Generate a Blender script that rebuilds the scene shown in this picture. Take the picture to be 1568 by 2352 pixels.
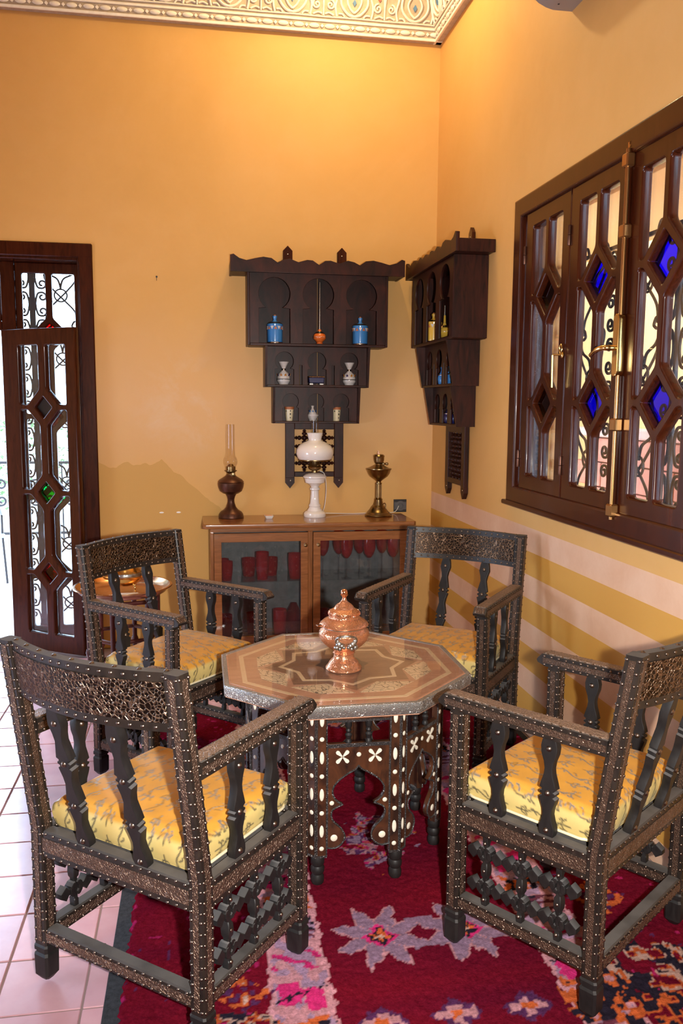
import bpy, bmesh, math, random
import numpy as np
from mathutils import Vector, Matrix

random.seed(7)
RNG = np.random.default_rng(11)
for _o in list(bpy.data.objects):
    bpy.data.objects.remove(_o)
SC = bpy.context.scene
COL = SC.collection
PI = math.pi
R = math.radians

# ------------------------------------------------------------------ camera
FPX = 1921.96
YAW, PITCH, ROLL = -0.1678, 0.12656, 0.00725
fw = Vector((-math.sin(YAW) * math.cos(PITCH), math.cos(YAW) * math.cos(PITCH), -math.sin(PITCH)))
rt = Vector((math.cos(YAW), math.sin(YAW), 0))
up = rt.cross(fw)
rt2 = rt * math.cos(ROLL) + up * math.sin(ROLL)
up2 = up * math.cos(ROLL) - rt * math.sin(ROLL)
cd = bpy.data.cameras.new('camera')
cam = bpy.data.objects.new('camera', cd)
COL.objects.link(cam)
cd.sensor_fit = 'VERTICAL'
cd.sensor_height = 24.0
cd.lens = 24.0 * FPX / 2352.0
cd.clip_start = 0.05
cam.matrix_world = Matrix(((rt2.x, up2.x, -fw.x, 0.0), (rt2.y, up2.y, -fw.y, 0.0), (rt2.z, up2.z, -fw.z, 1.6146), (0, 0, 0, 1)))
SC.camera = cam

# ------------------------------------------------------------------ sky, lamps, exposure
W = bpy.data.worlds.new('sky')
SC.world = W
W.use_nodes = True
W.node_tree.nodes['Background'].inputs[0].default_value = (0.58, 0.75, 1.0, 1)
W.node_tree.nodes['Background'].inputs[1].default_value = 14.0

SC.view_settings.view_transform = 'Standard'
SC.view_settings.look = 'None'
SC.view_settings.exposure = 0.0
SC.view_settings.gamma = 1.0
SC.view_settings.use_curve_mapping = False


def light(name, kind, loc, energy, color, size=0.05, target=None, **kw):
    d = bpy.data.lights.new(name, kind)
    d.energy = energy
    d.color = color
    if kind in ('POINT', 'SPOT'):
        d.shadow_soft_size = size
    o = bpy.data.objects.new(name, d)
    COL.objects.link(o)
    o.location = loc
    if target is not None:
        o.rotation_euler = (Vector(target) - Vector(loc)).to_track_quat('-Z', 'Y').to_euler()
    for k, v in kw.items():
        setattr(d, k, v)
    return o


# the camera's own flash, beside the lens (the camera is held upright)
light('camera_flash', 'SPOT', (0.16, -0.03, 1.60), 520.0, (1.0, 0.97, 0.93), 0.025,
      target=(0.16 + fw.x, -0.03 + fw.y, 1.60 + fw.z - 0.05), spot_size=R(92), spot_blend=0.85)
# ceiling lamp near the corner, above the top of the frame
light('ceiling_lamp_corner', 'POINT', (0.80, 4.70, 4.24), 58.0, (1.0, 0.76, 0.37), 0.045)
light('fill_light_middle', 'POINT', (-0.4, 2.4, 4.4), 16.0, (1.0, 0.85, 0.60), 0.30)  # added fill light that lifts the whole room, not a real lamp


# ------------------------------------------------------------------ materials
MAT = {}


def nt(name):
    m = bpy.data.materials.new(name)
    m.use_nodes = True
    n = m.node_tree
    b = n.nodes['Principled BSDF']
    MAT[name] = m
    return m, n, b


def N(n, t, **kw):
    x = n.nodes.new(t)
    for k, v in kw.items():
        if k.startswith('i_'):
            x.inputs[k[2:].replace('_', ' ')].default_value = v
        else:
            setattr(x, k, v)
    return x


def rgb(c):
    return (c[0], c[1], c[2], 1.0)


def ramp(n, stops, src):
    r = n.nodes.new('ShaderNodeValToRGB')
    e = r.color_ramp.elements
    while len(e) < len(stops):
        e.new(0.5)
    for k, (p, c) in enumerate(stops):
        e[k].position = p
        e[k].color = rgb(c) if not isinstance(c, (int, float)) else (c, c, c, 1)
    n.links.new(src, r.inputs[0])
    return r


def coords(n, scale=(1, 1, 1), kind='Object'):
    tc = n.nodes.new('ShaderNodeTexCoord')
    mp = n.nodes.new('ShaderNodeMapping')
    mp.inputs['Scale'].default_value = scale
    n.links.new(tc.outputs[kind], mp.inputs[0])
    return mp.outputs[0]


def noise(n, vec, scale, detail=4.0, rough=0.55, dist=0.0):
    x = N(n, 'ShaderNodeTexNoise')
    x.inputs['Scale'].default_value = scale
    x.inputs['Detail'].default_value = detail
    x.inputs['Roughness'].default_value = rough
    x.inputs['Distortion'].default_value = dist
    n.links.new(vec, x.inputs['Vector'])
    return x.outputs['Fac']


def bump(n, b, height, strength=0.3, distance=0.004):
    x = n.nodes.new('ShaderNodeBump')
    x.inputs['Strength'].default_value = strength
    x.inputs['Distance'].default_value = distance
    n.links.new(height, x.inputs['Height'])
    n.links.new(x.outputs[0], b.inputs['Normal'])


def mixc(n, fac, a, b):
    x = n.nodes.new('ShaderNodeMix')
    x.data_type = 'RGBA'
    for s, v in ((0, fac), (6, a), (7, b)):
        if isinstance(v, (int, float)):
            x.inputs[s].default_value = v
        elif isinstance(v, tuple):
            x.inputs[s].default_value = rgb(v)
        else:
            n.links.new(v, x.inputs[s])
    return x.outputs[2]


def math_(n, op, a, b=None, clamp=False):
    x = n.nodes.new('ShaderNodeMath')
    x.operation = op
    x.use_clamp = clamp
    for s, v in ((0, a), (1, b)):
        if v is None:
            continue
        if isinstance(v, (int, float)):
            x.inputs[s].default_value = v
        else:
            n.links.new(v, x.inputs[s])
    return x.outputs[0]


def plain(name, col, rough=0.5, metal=0.0, nscale=0, namt=0.15, bstr=0.0, spec=0.5, coat=0.0, sheen=0.0):
    m, n, b = nt(name)
    b.inputs['Base Color'].default_value = rgb(col)
    b.inputs['Roughness'].default_value = rough
    b.inputs['Metallic'].default_value = metal
    b.inputs['Specular IOR Level'].default_value = spec
    b.inputs['Coat Weight'].default_value = coat
    b.inputs['Coat Roughness'].default_value = 0.08
    b.inputs['Sheen Weight'].default_value = sheen
    if nscale:
        v = coords(n)
        f = noise(n, v, nscale)
        d = tuple(c * (1 - namt) for c in col)
        l = tuple(min(1, c * (1 + namt)) for c in col)
        r_ = ramp(n, ((0.3, d), (0.7, l)), f)
        n.links.new(r_.outputs[0], b.inputs['Base Color'])
        if bstr:
            bump(n, b, f, bstr)
    return m


def wood(name, dark, light, rough=0.35, scale=(3, 3, 30), axis_scale=None, coat=0.0, bstr=0.08, dust=None, spec=0.5):
    m, n, b = nt(name)
    b.inputs['Specular IOR Level'].default_value = spec
    v = coords(n, axis_scale or scale)
    f = noise(n, v, 3.0, 6.0, 0.6, 1.2)
    r_ = ramp(n, ((0.3, dark), (0.72, light)), f)
    out = r_.outputs[0]
    if dust:
        g = n.nodes.new('ShaderNodeNewGeometry')
        sp = n.nodes.new('ShaderNodeSeparateXYZ')
        n.links.new(g.outputs['Normal'], sp.inputs[0])
        v2 = coords(n)
        f2 = noise(n, v2, 9.0)
        u = ramp(n, ((0.55, 0.0), (0.95, 1.0)), sp.outputs[2])
        k = math_(n, 'MULTIPLY', u.outputs[0], ramp(n, ((0.25, 0.35), (0.6, 1.0)), f2).outputs[0])
        out = mixc(n, k, out, dust)
        rr = math_(n, 'ADD', math_(n, 'MULTIPLY', k, 0.5), rough, True)
        n.links.new(rr, b.inputs['Roughness'])
    else:
        b.inputs['Roughness'].default_value = rough
    n.links.new(out, b.inputs['Base Color'])
    b.inputs['Coat Weight'].default_value = coat
    b.inputs['Coat Roughness'].default_value = 0.06
    bump(n, b, f, bstr, 0.002)
    return m


def thin_glass(name, tint=(0.93, 0.95, 0.95), ior=1.45, rough=0.01, gloss=1.0, haze=0.0, hcol=(0.6, 0.6, 0.6)):
    m = bpy.data.materials.new(name)
    m.use_nodes = True
    n = m.node_tree
    n.nodes.remove(n.nodes['Principled BSDF'])
    o = n.nodes['Material Output']
    fr = N(n, 'ShaderNodeFresnel')
    ge = N(n, 'ShaderNodeNewGeometry')
    io = N(n, 'ShaderNodeMix')
    io.inputs[2].default_value = ior
    io.inputs[3].default_value = 1.0 / ior
    n.links.new(ge.outputs['Backfacing'], io.inputs[0])
    n.links.new(io.outputs[0], fr.inputs['IOR'])
    tr = N(n, 'ShaderNodeBsdfTransparent')
    tr.inputs[0].default_value = rgb(tint)
    gl = N(n, 'ShaderNodeBsdfGlossy')
    gl.inputs['Roughness'].default_value = rough
    gl.inputs['Color'].default_value = (gloss, gloss, gloss, 1)
    mx = N(n, 'ShaderNodeMixShader')
    n.links.new(fr.outputs[0], mx.inputs[0])
    n.links.new(tr.outputs[0], mx.inputs[1])
    n.links.new(gl.outputs[0], mx.inputs[2])
    res = mx.outputs[0]
    if haze:
        df = N(n, 'ShaderNodeBsdfDiffuse')
        df.inputs[0].default_value = rgb(hcol)
        m2 = N(n, 'ShaderNodeMixShader')
        m2.inputs[0].default_value = haze
        n.links.new(res, m2.inputs[1])
        n.links.new(df.outputs[0], m2.inputs[2])
        res = m2.outputs[0]
    n.links.new(res, o.inputs[0])
    MAT[name] = m
    return m


def attr_mat(name, rough=0.7, sheen=0.0, bscale=0, bstr=0.2, spec=0.3, nz=0.12, nscale=60, metal_mask=False):
    """colour comes from the woven pattern stored in the mesh"""
    m, n, b = nt(name)
    a = N(n, 'ShaderNodeVertexColor')
    a.layer_name = 'weave'
    v = coords(n)
    f = noise(n, v, nscale, 3.0)
    k = ramp(n, ((0.25, 1 - nz), (0.75, 1 + nz)), f)
    x = n.nodes.new('ShaderNodeMix')
    x.data_type = 'RGBA'
    x.blend_type = 'MULTIPLY'
    x.inputs[0].default_value = 1.0
    n.links.new(a.outputs[0], x.inputs[6])
    n.links.new(k.outputs[0], x.inputs[7])
    n.links.new(x.outputs[2], b.inputs['Base Color'])
    b.inputs['Roughness'].default_value = rough
    b.inputs['Specular IOR Level'].default_value = spec
    b.inputs['Sheen Weight'].default_value = sheen
    b.inputs['Sheen Roughness'].default_value = 0.4
    if bscale:
        bump(n, b, noise(n, v, bscale, 2.0), bstr, 0.003)
    if metal_mask:
        al = a.outputs[1]
        inv = math_(n, 'SUBTRACT', 1.0, al)
        n.links.new(math_(n, 'MULTIPLY', inv, 0.9), b.inputs['Metallic'])
        n.links.new(math_(n, 'ADD', math_(n, 'MULTIPLY', al, rough - 0.25), 0.25), b.inputs['Roughness'])
    return m


# plaster: ochre wash with pale, rubbed patches
def plaster(name, stripes=False, damp=False):
    m, n, b = nt(name)
    v = coords(n)
    f1 = noise(n, v, 0.9, 5.0, 0.6, 0.6)
    f2 = noise(n, v, 5.0, 5.0, 0.65, 0.3)
    base = ramp(n, ((0.30, (0.62, 0.338, 0.096)), (0.70, (0.70, 0.392, 0.124))), f1).outputs[0]
    base = mixc(n, math_(n, 'MULTIPLY', ramp(n, ((0.45, 0.0), (0.8, 1.0)), f2).outputs[0], 0.22), base, (0.74, 0.44, 0.19))
    sp = n.nodes.new('ShaderNodeSeparateXYZ')
    n.links.new(v, sp.inputs[0])
    if damp:
        # rubbed pinkish middle of the wall
        z, x = sp.outputs[2], sp.outputs[0]
        zz = math_(n, 'ABSOLUTE', math_(n, 'SUBTRACT', z, 1.62))
        k = ramp(n, ((0.0, 1.0), (0.62, 0.0)), math_(n, 'ADD', zz, math_(n, 'MULTIPLY', math_(n, 'SUBTRACT', f1, 0.5), 0.9)))
        base = mixc(n, math_(n, 'MULTIPLY', k.outputs[0], 0.62), base, (0.75, 0.455, 0.230))
        # chalky white rubs
        f3 = noise(n, v, 2.6, 6.0, 0.7, 0.4)
        dx = math_(n, 'POWER', math_(n, 'MULTIPLY', math_(n, 'ADD', x, 0.05), 2.2), 2.0)
        dz = math_(n, 'POWER', math_(n, 'MULTIPLY', math_(n, 'SUBTRACT', z, 1.62), 2.6), 2.0)
        near = math_(n, 'SUBTRACT', 1.0, math_(n, 'ADD', dx, dz), True)
        k3 = math_(n, 'MULTIPLY', ramp(n, ((0.50, 0.0), (0.72, 1.0)), f3).outputs[0], near)
        base = mixc(n, math_(n, 'MULTIPLY', k3, 0.75), base, (0.72, 0.52, 0.34))
        # darker repainted patch with a ragged top, beside the door
        f4 = noise(n, coords(n, (1, 1, 0.35)), 2.4, 4.0, 0.5)
        edge = math_(n, 'ADD', z, math_(n, 'MULTIPLY', math_(n, 'SUBTRACT', f4, 0.5), 0.5))
        top = math_(n, 'LESS_THAN', math_(n, 'ADD', edge, math_(n, 'MULTIPLY', math_(n, 'MAXIMUM', math_(n, 'ADD', x, 0.25), 0.0), 0.9)), 1.21)
        k4 = math_(n, 'MULTIPLY', top, math_(n, 'LESS_THAN', x, 0.24))
        base = mixc(n, math_(n, 'MULTIPLY', k4, 0.85), base, (0.56, 0.31, 0.075))
    if stripes:
        z = sp.outputs[2]
        q = math_(n, 'DIVIDE', math_(n, 'SUBTRACT', 1.03, z), 0.2335)
        fr = math_(n, 'FRACT', q)
        on = math_(n, 'MULTIPLY', math_(n, 'LESS_THAN', fr, 0.5), math_(n, 'GREATER_THAN', q, 0.0))
        pink = ramp(n, ((0.3, (0.66, 0.385, 0.235)), (0.75, (0.76, 0.50, 0.34))), f2).outputs[0]
        low = mixc(n, math_(n, 'GREATER_THAN', q, 0.0), base, mixc(n, f1, (0.56, 0.285, 0.050), (0.64, 0.335, 0.066)))
        base = mixc(n, on, low, pink)
    n.links.new(base, b.inputs['Base Color'])
    b.inputs['Roughness'].default_value = 0.62
    b.inputs['Specular IOR Level'].default_value = 0.35
    bump(n, b, noise(n, v, 38.0, 3.0), 0.06, 0.002)
    return m


plaster('wall_back', damp=True)
plaster('wall_right', stripes=True)
plaster('wall_plain')
plain('ceiling_white', (0.72, 0.62, 0.48), 0.8)
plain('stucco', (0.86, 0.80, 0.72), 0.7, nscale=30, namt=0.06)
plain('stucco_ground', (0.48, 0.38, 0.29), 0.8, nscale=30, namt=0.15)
plain('paint_blue', (0.10, 0.22, 0.42), 0.6)
plain('paint_red', (0.50, 0.12, 0.10), 0.6)
wood('frame_wood', (0.026, 0.0045, 0.0016), (0.062, 0.0120, 0.0032), 0.24, coat=0.10, spec=0.25, axis_scale=(12, 12, 1.5))
wood('shelf_wood', (0.010, 0.0045, 0.0035), (0.052, 0.012, 0.007), 0.40, axis_scale=(4, 10, 1.6), spec=0.22)
wood('cabinet_wood', (0.20, 0.070, 0.020), (0.36, 0.135, 0.042), 0.25, coat=0.45, axis_scale=(1.5, 8, 14))
wood('cabinet_wood_upright', (0.20, 0.070, 0.020), (0.36, 0.135, 0.042), 0.25, coat=0.45, axis_scale=(14, 8, 1.5))
wood('chair_wood', (0.010, 0.008, 0.007), (0.030, 0.021, 0.016), 0.38, dust=(0.115, 0.104, 0.096), axis_scale=(10, 10, 4), spec=0.32)
wood('chair_carved', (0.008, 0.007, 0.007), (0.020, 0.017, 0.016), 0.5, dust=(0.14, 0.133, 0.130), axis_scale=(10, 10, 4), spec=0.32)
wood('table_wood_dark', (0.012, 0.007, 0.005), (0.105, 0.036, 0.014), 0.3, axis_scale=(5, 5, 3), coat=0.25)
wood('table_wood_mid', (0.50, 0.235, 0.140), (0.68, 0.360, 0.230), 0.35, axis_scale=(2, 12, 3))
wood('table_wood_light', (0.80, 0.58, 0.36), (0.88, 0.68, 0.46), 0.4, axis_scale=(6, 6, 3))
wood('table_wood_star', (0.22, 0.10, 0.052), (0.38, 0.195, 0.105), 0.35, axis_scale=(3, 9, 3))
wood('stand_wood', (0.05, 0.010, 0.008), (0.10, 0.020, 0.014), 0.3)
plain('bone', (0.78, 0.72, 0.58), 0.35, nscale=40, namt=0.08)
plain('iron', (0.012, 0.012, 0.014), 0.45, metal=0.2)
plain('black_plastic', (0.012, 0.012, 0.013), 0.4)
plain('grey_plastic', (0.085, 0.085, 0.09), 0.4)
plain('steel', (0.62, 0.60, 0.57), 0.25, metal=1.0)
plain('silver', (0.46, 0.46, 0.45), 0.28, metal=1.0, nscale=60, namt=0.35, bstr=0.5)
plain('stud_metal', (0.20, 0.155, 0.125), 0.36, metal=1.0)
plain('white_glass', (0.86, 0.80, 0.77), 0.12, coat=0.6)
plain('white_plastic', (0.80, 0.78, 0.74), 0.4)
plain('soap_pink', (0.85, 0.50, 0.33), 0.5)
plain('cotton_white', (0.78, 0.75, 0.74), 0.85)
plain('brass_dark', (0.28, 0.19, 0.09), 0.28, metal=1.0, nscale=14, namt=0.35)
plain('brass', (0.66, 0.40, 0.13), 0.22, metal=1.0, nscale=10, namt=0.15)
plain('bronze_brown', (0.115, 0.050, 0.032), 0.36, metal=0.75, nscale=12, namt=0.35)
plain('copper_tray', (0.62, 0.34, 0.18), 0.24, metal=1.0, nscale=8, namt=0.2)
plain('glaze_blue', (0.045, 0.20, 0.52), 0.25, coat=0.3)
plain('glaze_orange', (0.72, 0.15, 0.025), 0.25, coat=0.4)
plain('glaze_yellow', (0.62, 0.38, 0.05), 0.3, coat=0.3)
plain('glaze_white', (0.62, 0.58, 0.56), 0.22, coat=0.4)
plain('glaze_cream', (0.75, 0.66, 0.44), 0.28, coat=0.3)
plain('glaze_navy', (0.012, 0.012, 0.075), 0.25, coat=0.4)
plain('glaze_amber', (0.42, 0.17, 0.02), 0.3)
plain('terracotta', (0.42, 0.14, 0.05), 0.6)
plain('cabinet_inside', (0.095, 0.092, 0.095), 0.5, nscale=18, namt=0.3)
plain('court_pink', (0.62, 0.36, 0.29), 0.85, nscale=4, namt=0.08)
plain('court_brick', (0.50, 0.19, 0.12), 0.85, nscale=6, namt=0.15)
plain('court_yellow', (0.78, 0.55, 0.22), 0.85)
plain('terrace', (0.72, 0.70, 0.72), 0.7, nscale=3, namt=0.1)
plain('leaf_green', (0.10, 0.20, 0.06), 0.6, nscale=9, namt=0.3)
plain('chair_blue', (0.25, 0.42, 0.70), 0.6)
plain('ac_white', (0.30, 0.26, 0.24), 0.45)
plain('ac_vent', (0.17, 0.20, 0.24), 0.45)
plain('rug_selvage', (0.020, 0.021, 0.026), 0.95, nscale=90, namt=0.5, bstr=0.8)
plain('grout', (0.30, 0.20, 0.19), 0.9)
plain('ash_grey', (0.25, 0.23, 0.22), 0.8)
thin_glass('pane_clear', (0.93, 0.95, 0.95), haze=0.015)
thin_glass('pane_blue', (0.030, 0.004, 0.93))
thin_glass('pane_red', (0.42, 0.012, 0.012))
thin_glass('pane_darkred', (0.10, 0.006, 0.004))
thin_glass('pane_green', (0.015, 0.42, 0.14))
thin_glass('table_glass', (0.98, 0.98, 0.97), haze=0.022)
thin_glass('lamp_glass', (0.97, 0.96, 0.94), 1.38)
thin_glass('stem_glass', (0.90, 0.90, 0.92), 1.6)
thin_glass('ruby_glass', (0.80, 0.05, 0.06), 1.5, haze=0.34, hcol=(0.42, 0.006, 0.012))
thin_glass('ruby_dark', (0.55, 0.03, 0.035), 1.5, haze=0.3, hcol=(0.2, 0.004, 0.008))


# embossed sheet metal on the chairs: raised scrolls worn bright over dark ground
def embossed(name, hi, lo, scale=95.0, rough=0.34, bs=0.9, lowtone=0.6, metal=0.85):
    m, n, b = nt(name)
    v = coords(n)
    vo = N(n, 'ShaderNodeTexVoronoi', feature='DISTANCE_TO_EDGE')
    vo.inputs['Scale'].default_value = scale
    wv = noise(n, v, 30.0, 3.0)
    ad = n.nodes.new('ShaderNodeVectorMath')
    ad.operation = 'ADD'
    cx = n.nodes.new('ShaderNodeCombineXYZ')
    n.links.new(math_(n, 'MULTIPLY', wv, 0.03), cx.inputs[0])
    n.links.new(math_(n, 'MULTIPLY', wv, -0.02), cx.inputs[2])
    n.links.new(v, ad.inputs[0])
    n.links.new(cx.outputs[0], ad.inputs[1])
    n.links.new(ad.outputs[0], vo.inputs['Vector'])
    ridge = ramp(n, ((0.02, 1.0), (0.16, 0.0)), vo.outputs[0]).outputs[0]
    w2 = noise(n, v, 7.0, 3.0)
    tone = ramp(n, ((0.3, tuple(c * lowtone for c in hi)), (0.7, hi)), w2).outputs[0]
    n.links.new(mixc(n, ridge, lo, tone), b.inputs['Base Color'])
    b.inputs['Metallic'].default_value = metal
    b.inputs['Roughness'].default_value = rough
    bump(n, b, ridge, bs, 0.0025)
    return m


embossed('embossed_bronze', (0.27, 0.170, 0.118), (0.105, 0.066, 0.048), 150.0, 0.40, 0.8, 0.65, 0.7)
embossed('embossed_worn', (0.40, 0.270, 0.195), (0.185, 0.120, 0.086), 120.0, 0.5, 0.7, 0.7, 0.4)
embossed('embossed_panel', (0.27, 0.175, 0.115), (0.022, 0.014, 0.010), 88.0, 0.34)
embossed('embossed_silver', (0.64, 0.62, 0.59), (0.33, 0.32, 0.30), 190.0, 0.38, 0.7, 0.8)
embossed('pewter_trim', (0.26, 0.255, 0.25), (0.08, 0.08, 0.08), 190.0, 0.38, 0.7, 0.8)
embossed('copper', (0.80, 0.42, 0.25), (0.74, 0.36, 0.20), 130.0, 0.2, 0.22, 1.0)
plain('copper_plain', (0.82, 0.42, 0.25), 0.16, metal=1.0)
plain('brass_bar', (0.40, 0.20, 0.07), 0.28, metal=0.9)
plain('brass_handle', (0.74, 0.52, 0.20), 0.2, metal=1.0)
attr_mat('brocade', 0.6, sheen=0.08, bscale=0, spec=0.4, nz=0.10, nscale=14, metal_mask=True)
attr_mat('rug_pile', 1.0, sheen=0.0, bscale=210, bstr=0.5, spec=0.0, nz=0.30, nscale=120)


# floor tile: rosy terracotta with a worn polish
def tile_mat():
    m, n, b = nt('floor_tile')
    g = N(n, 'ShaderNodeObjectInfo')
    v = coords(n)
    f = noise(n, v, 6.0, 4.0)
    c = ramp(n, ((0.3, (0.60, 0.315, 0.355)), (0.7, (0.72, 0.43, 0.48))), f).outputs[0]
    d = ramp(n, ((0.0, 0.88), (1.0, 1.10)), g.outputs['Random']).outputs[0]
    x = n.nodes.new('ShaderNodeMix')
    x.data_type = 'RGBA'
    x.blend_type = 'MULTIPLY'
    x.inputs[0].default_value = 1.0
    n.links.new(c, x.inputs[6])
    n.links.new(d, x.inputs[7])
    n.links.new(x.outputs[2], b.inputs['Base Color'])
    b.inputs['Roughness'].default_value = 0.24
    b.inputs['Specular IOR Level'].default_value = 0.7
    bump(n, b, noise(n, v, 14.0, 3.0), 0.10, 0.003)


tile_mat()


# ------------------------------------------------------------------ mesh helpers
def Tm(x=0, y=0, z=0):
    return Matrix.Translation((x, y, z))


def Rz(a):
    return Matrix.Rotation(a, 4, 'Z')


def Rx(a):
    return Matrix.Rotation(a, 4, 'X')


def Ry(a):
    return Matrix.Rotation(a, 4, 'Y')


XZ = Matrix(((1, 0, 0, 0), (0, 0, -1, 0), (0, 1, 0, 0), (0, 0, 0, 1)))      # plate drawn in XY stands in XZ, its back to +y


class MB:
    def __init__(self):
        self.v = []
        self.f = []

    def add(self, vs, fs, M=None):
        o = len(self.v)
        if M is not None:
            vs = [M @ Vector(p) for p in vs]
        self.v += [tuple(p) for p in vs]
        self.f += [tuple(i + o for i in q) for q in fs]
        return self

    def box(self, x0, x1, y0, y1, z0, z1, M=None, c=0.0):
        if c <= 0:
            vs = [(x, y, z) for x in (x0, x1) for y in (y0, y1) for z in (z0, z1)]
            fs = [(0, 1, 3, 2), (4, 6, 7, 5), (0, 4, 5, 1), (2, 3, 7, 6), (0, 2, 6, 4), (1, 5, 7, 3)]
            return self.add(vs, fs, M)
        vs, idx = [], {}
        X, Y, Z = (x0, x1), (y0, y1), (z0, z1)
        for i in (0, 1):
            for j in (0, 1):
                for k in (0, 1):
                    sx, sy, sz = (1 - 2 * i) * c, (1 - 2 * j) * c, (1 - 2 * k) * c
                    for a, p in enumerate(((X[i], Y[j] + sy, Z[k] + sz), (X[i] + sx, Y[j], Z[k] + sz), (X[i] + sx, Y[j] + sy, Z[k]))):
                        idx[(i, j, k, a)] = len(vs)
                        vs.append(p)
        g = lambda i, j, k, a: idx[(i, j, k, a)]
        fs = []
        for s in (0, 1):
            q = [(s, 0, 0, 0), (s, 1, 0, 0), (s, 1, 1, 0), (s, 0, 1, 0)]
            fs.append([g(*t) for t in (q if s else q[::-1])])
            q = [(0, s, 0, 1), (1, s, 0, 1), (1, s, 1, 1), (0, s, 1, 1)]
            fs.append([g(*t) for t in (q[::-1] if s else q)])
            q = [(0, 0, s, 2), (1, 0, s, 2), (1, 1, s, 2), (0, 1, s, 2)]
            fs.append([g(*t) for t in (q if s else q[::-1])])
        for i in (0, 1):
            for j in (0, 1):
                q = [(i, j, 0, 0), (i, j, 1, 0), (i, j, 1, 1), (i, j, 0, 1)]
                fs.append([g(*t) for t in (q if (i + j) % 2 else q[::-1])])
                q = [(i, 0, j, 0), (i, 1, j, 0), (i, 1, j, 2), (i, 0, j, 2)]
                fs.append([g(*t) for t in (q[::-1] if (i + j) % 2 else q)])
                q = [(0, i, j, 1), (1, i, j, 1), (1, i, j, 2), (0, i, j, 2)]
                fs.append([g(*t) for t in (q if (i + j) % 2 else q[::-1])])
        for i in (0, 1):
            for j in (0, 1):
                for k in (0, 1):
                    q = [g(i, j, k, 0), g(i, j, k, 1), g(i, j, k, 2)]
                    fs.append(q if (i + j + k) % 2 else q[::-1])
        return self.add(vs, fs, M)

    def lathe(self, prof, seg=24, M=None):
        vs, fs, rings = [], [], []
        for r, z in prof:
            if r < 1e-6:
                rings.append([len(vs)])
                vs.append((0, 0, z))
            else:
                rings.append(list(range(len(vs), len(vs) + seg)))
                vs += [(r * math.cos(2 * PI * k / seg), r * math.sin(2 * PI * k / seg), z) for k in range(seg)]
        for a, b in zip(rings, rings[1:]):
            for k in range(seg):
                k2 = (k + 1) % seg
                if len(a) == 1 and len(b) == 1:
                    continue
                if len(a) == 1:
                    fs.append((a[0], b[k2], b[k]))
                elif len(b) == 1:
                    fs.append((a[k], a[k2], b[0]))
                else:
                    fs.append((a[k], a[k2], b[k2], b[k]))
        return self.add(vs, fs, M)

    def tube(self, pts, r, seg=8, closed=False, M=None, flat=None):
        pts = [Vector(p) for p in pts]
        n = len(pts)
        rr = r if isinstance(r, (list, tuple)) else [r] * n
        vs, fs = [], []
        ref = None
        for i, p in enumerate(pts):
            if closed:
                t = pts[(i + 1) % n] - pts[i - 1]
            else:
                t = pts[min(i + 1, n - 1)] - pts[max(i - 1, 0)]
            t.normalize()
            if ref is None:
                ref = Vector((0, 0, 1)) if abs(t.z) < 0.9 else Vector((1, 0, 0))
            a = t.cross(ref)
            if a.length < 1e-4:
                a = t.cross(Vector((0.3, 1, 0.2)))
            a.normalize()
            b = a.cross(t).normalized()
            ref = b
            for k in range(seg):
                an = 2 * PI * k / seg
                vs.append(p + (a * math.cos(an) + b * math.sin(an)) * rr[i])
        m = n if closed else n - 1
        for i in range(m):
            i2 = (i + 1) % n
            for k in range(seg):
                k2 = (k + 1) % seg
                fs.append((i * seg + k, i * seg + k2, i2 * seg + k2, i2 * seg + k))
        if not closed:
            fs.append(tuple(range(seg))[::-1])
            fs.append(tuple((n - 1) * seg + k for k in range(seg)))
        return self.add(vs, fs, M)

    def prism(self, poly, d0, d1, M=None):
        """polygon in (x,z), extruded along y from d0 to d1"""
        n = len(poly)
        vs = [(x, d0, z) for x, z in poly] + [(x, d1, z) for x, z in poly]
        fs = [tuple(range(n)), tuple(range(2 * n - 1, n - 1, -1))]
        for k in range(n):
            k2 = (k + 1) % n
            fs.append((k, k + n, k2 + n, k2))
        return self.add(vs, fs, M)

    def loft(self, rings, M=None):
        n = len(rings[0])
        vs = [p for r_ in rings for p in r_]
        fs = [tuple(range(n))[::-1], tuple((len(rings) - 1) * n + k for k in range(n))]
        for i in range(len(rings) - 1):
            for k in range(n):
                k2 = (k + 1) % n
                fs.append((i * n + k, i * n + k2, (i + 1) * n + k2, (i + 1) * n + k))
        return self.add(vs, fs, M)

    def dome(self, c, nrm, r, h=None, seg=8):
        nrm = Vector(nrm).normalized()
        a = nrm.orthogonal().normalized()
        b = nrm.cross(a)
        c = Vector(c)
        h = h or r * 0.8
        vs = []
        for q, s in ((1.0, 0.0), (0.72, 0.62)):
            for k in range(seg):
                an = 2 * PI * k / seg
                vs.append(c + (a * math.cos(an) + b * math.sin(an)) * r * q + nrm * h * s)
        vs.append(c + nrm * h)
        fs = []
        for k in range(seg):
            k2 = (k + 1) % seg
            fs.append((k, k2, seg + k2, seg + k))
            fs.append((seg + k, seg + k2, 2 * seg))
        return self.add(vs, fs)

    def mesh(self, name='m', mat=None, smooth=40):
        me = bpy.data.meshes.new(name)
        me.from_pydata(self.v, [], self.f)
        finish(me, mat, smooth)
        return me

    def build(self, name, mat, parent=None, smooth=40, M=None):
        return ob(name, self.mesh(name, mat, smooth), parent, M)


def finish(me, mat, smooth=40):
    bm = bmesh.new()
    bm.from_mesh(me)
    bmesh.ops.recalc_face_normals(bm, faces=bm.faces)
    bm.to_mesh(me)
    bm.free()
    if mat is not None:
        me.materials.append(MAT[mat])
    if smooth:
        me.polygons.foreach_set('use_smooth', [True] * len(me.polygons))
        me.set_sharp_from_angle(angle=R(smooth))
    me.update()


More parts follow.
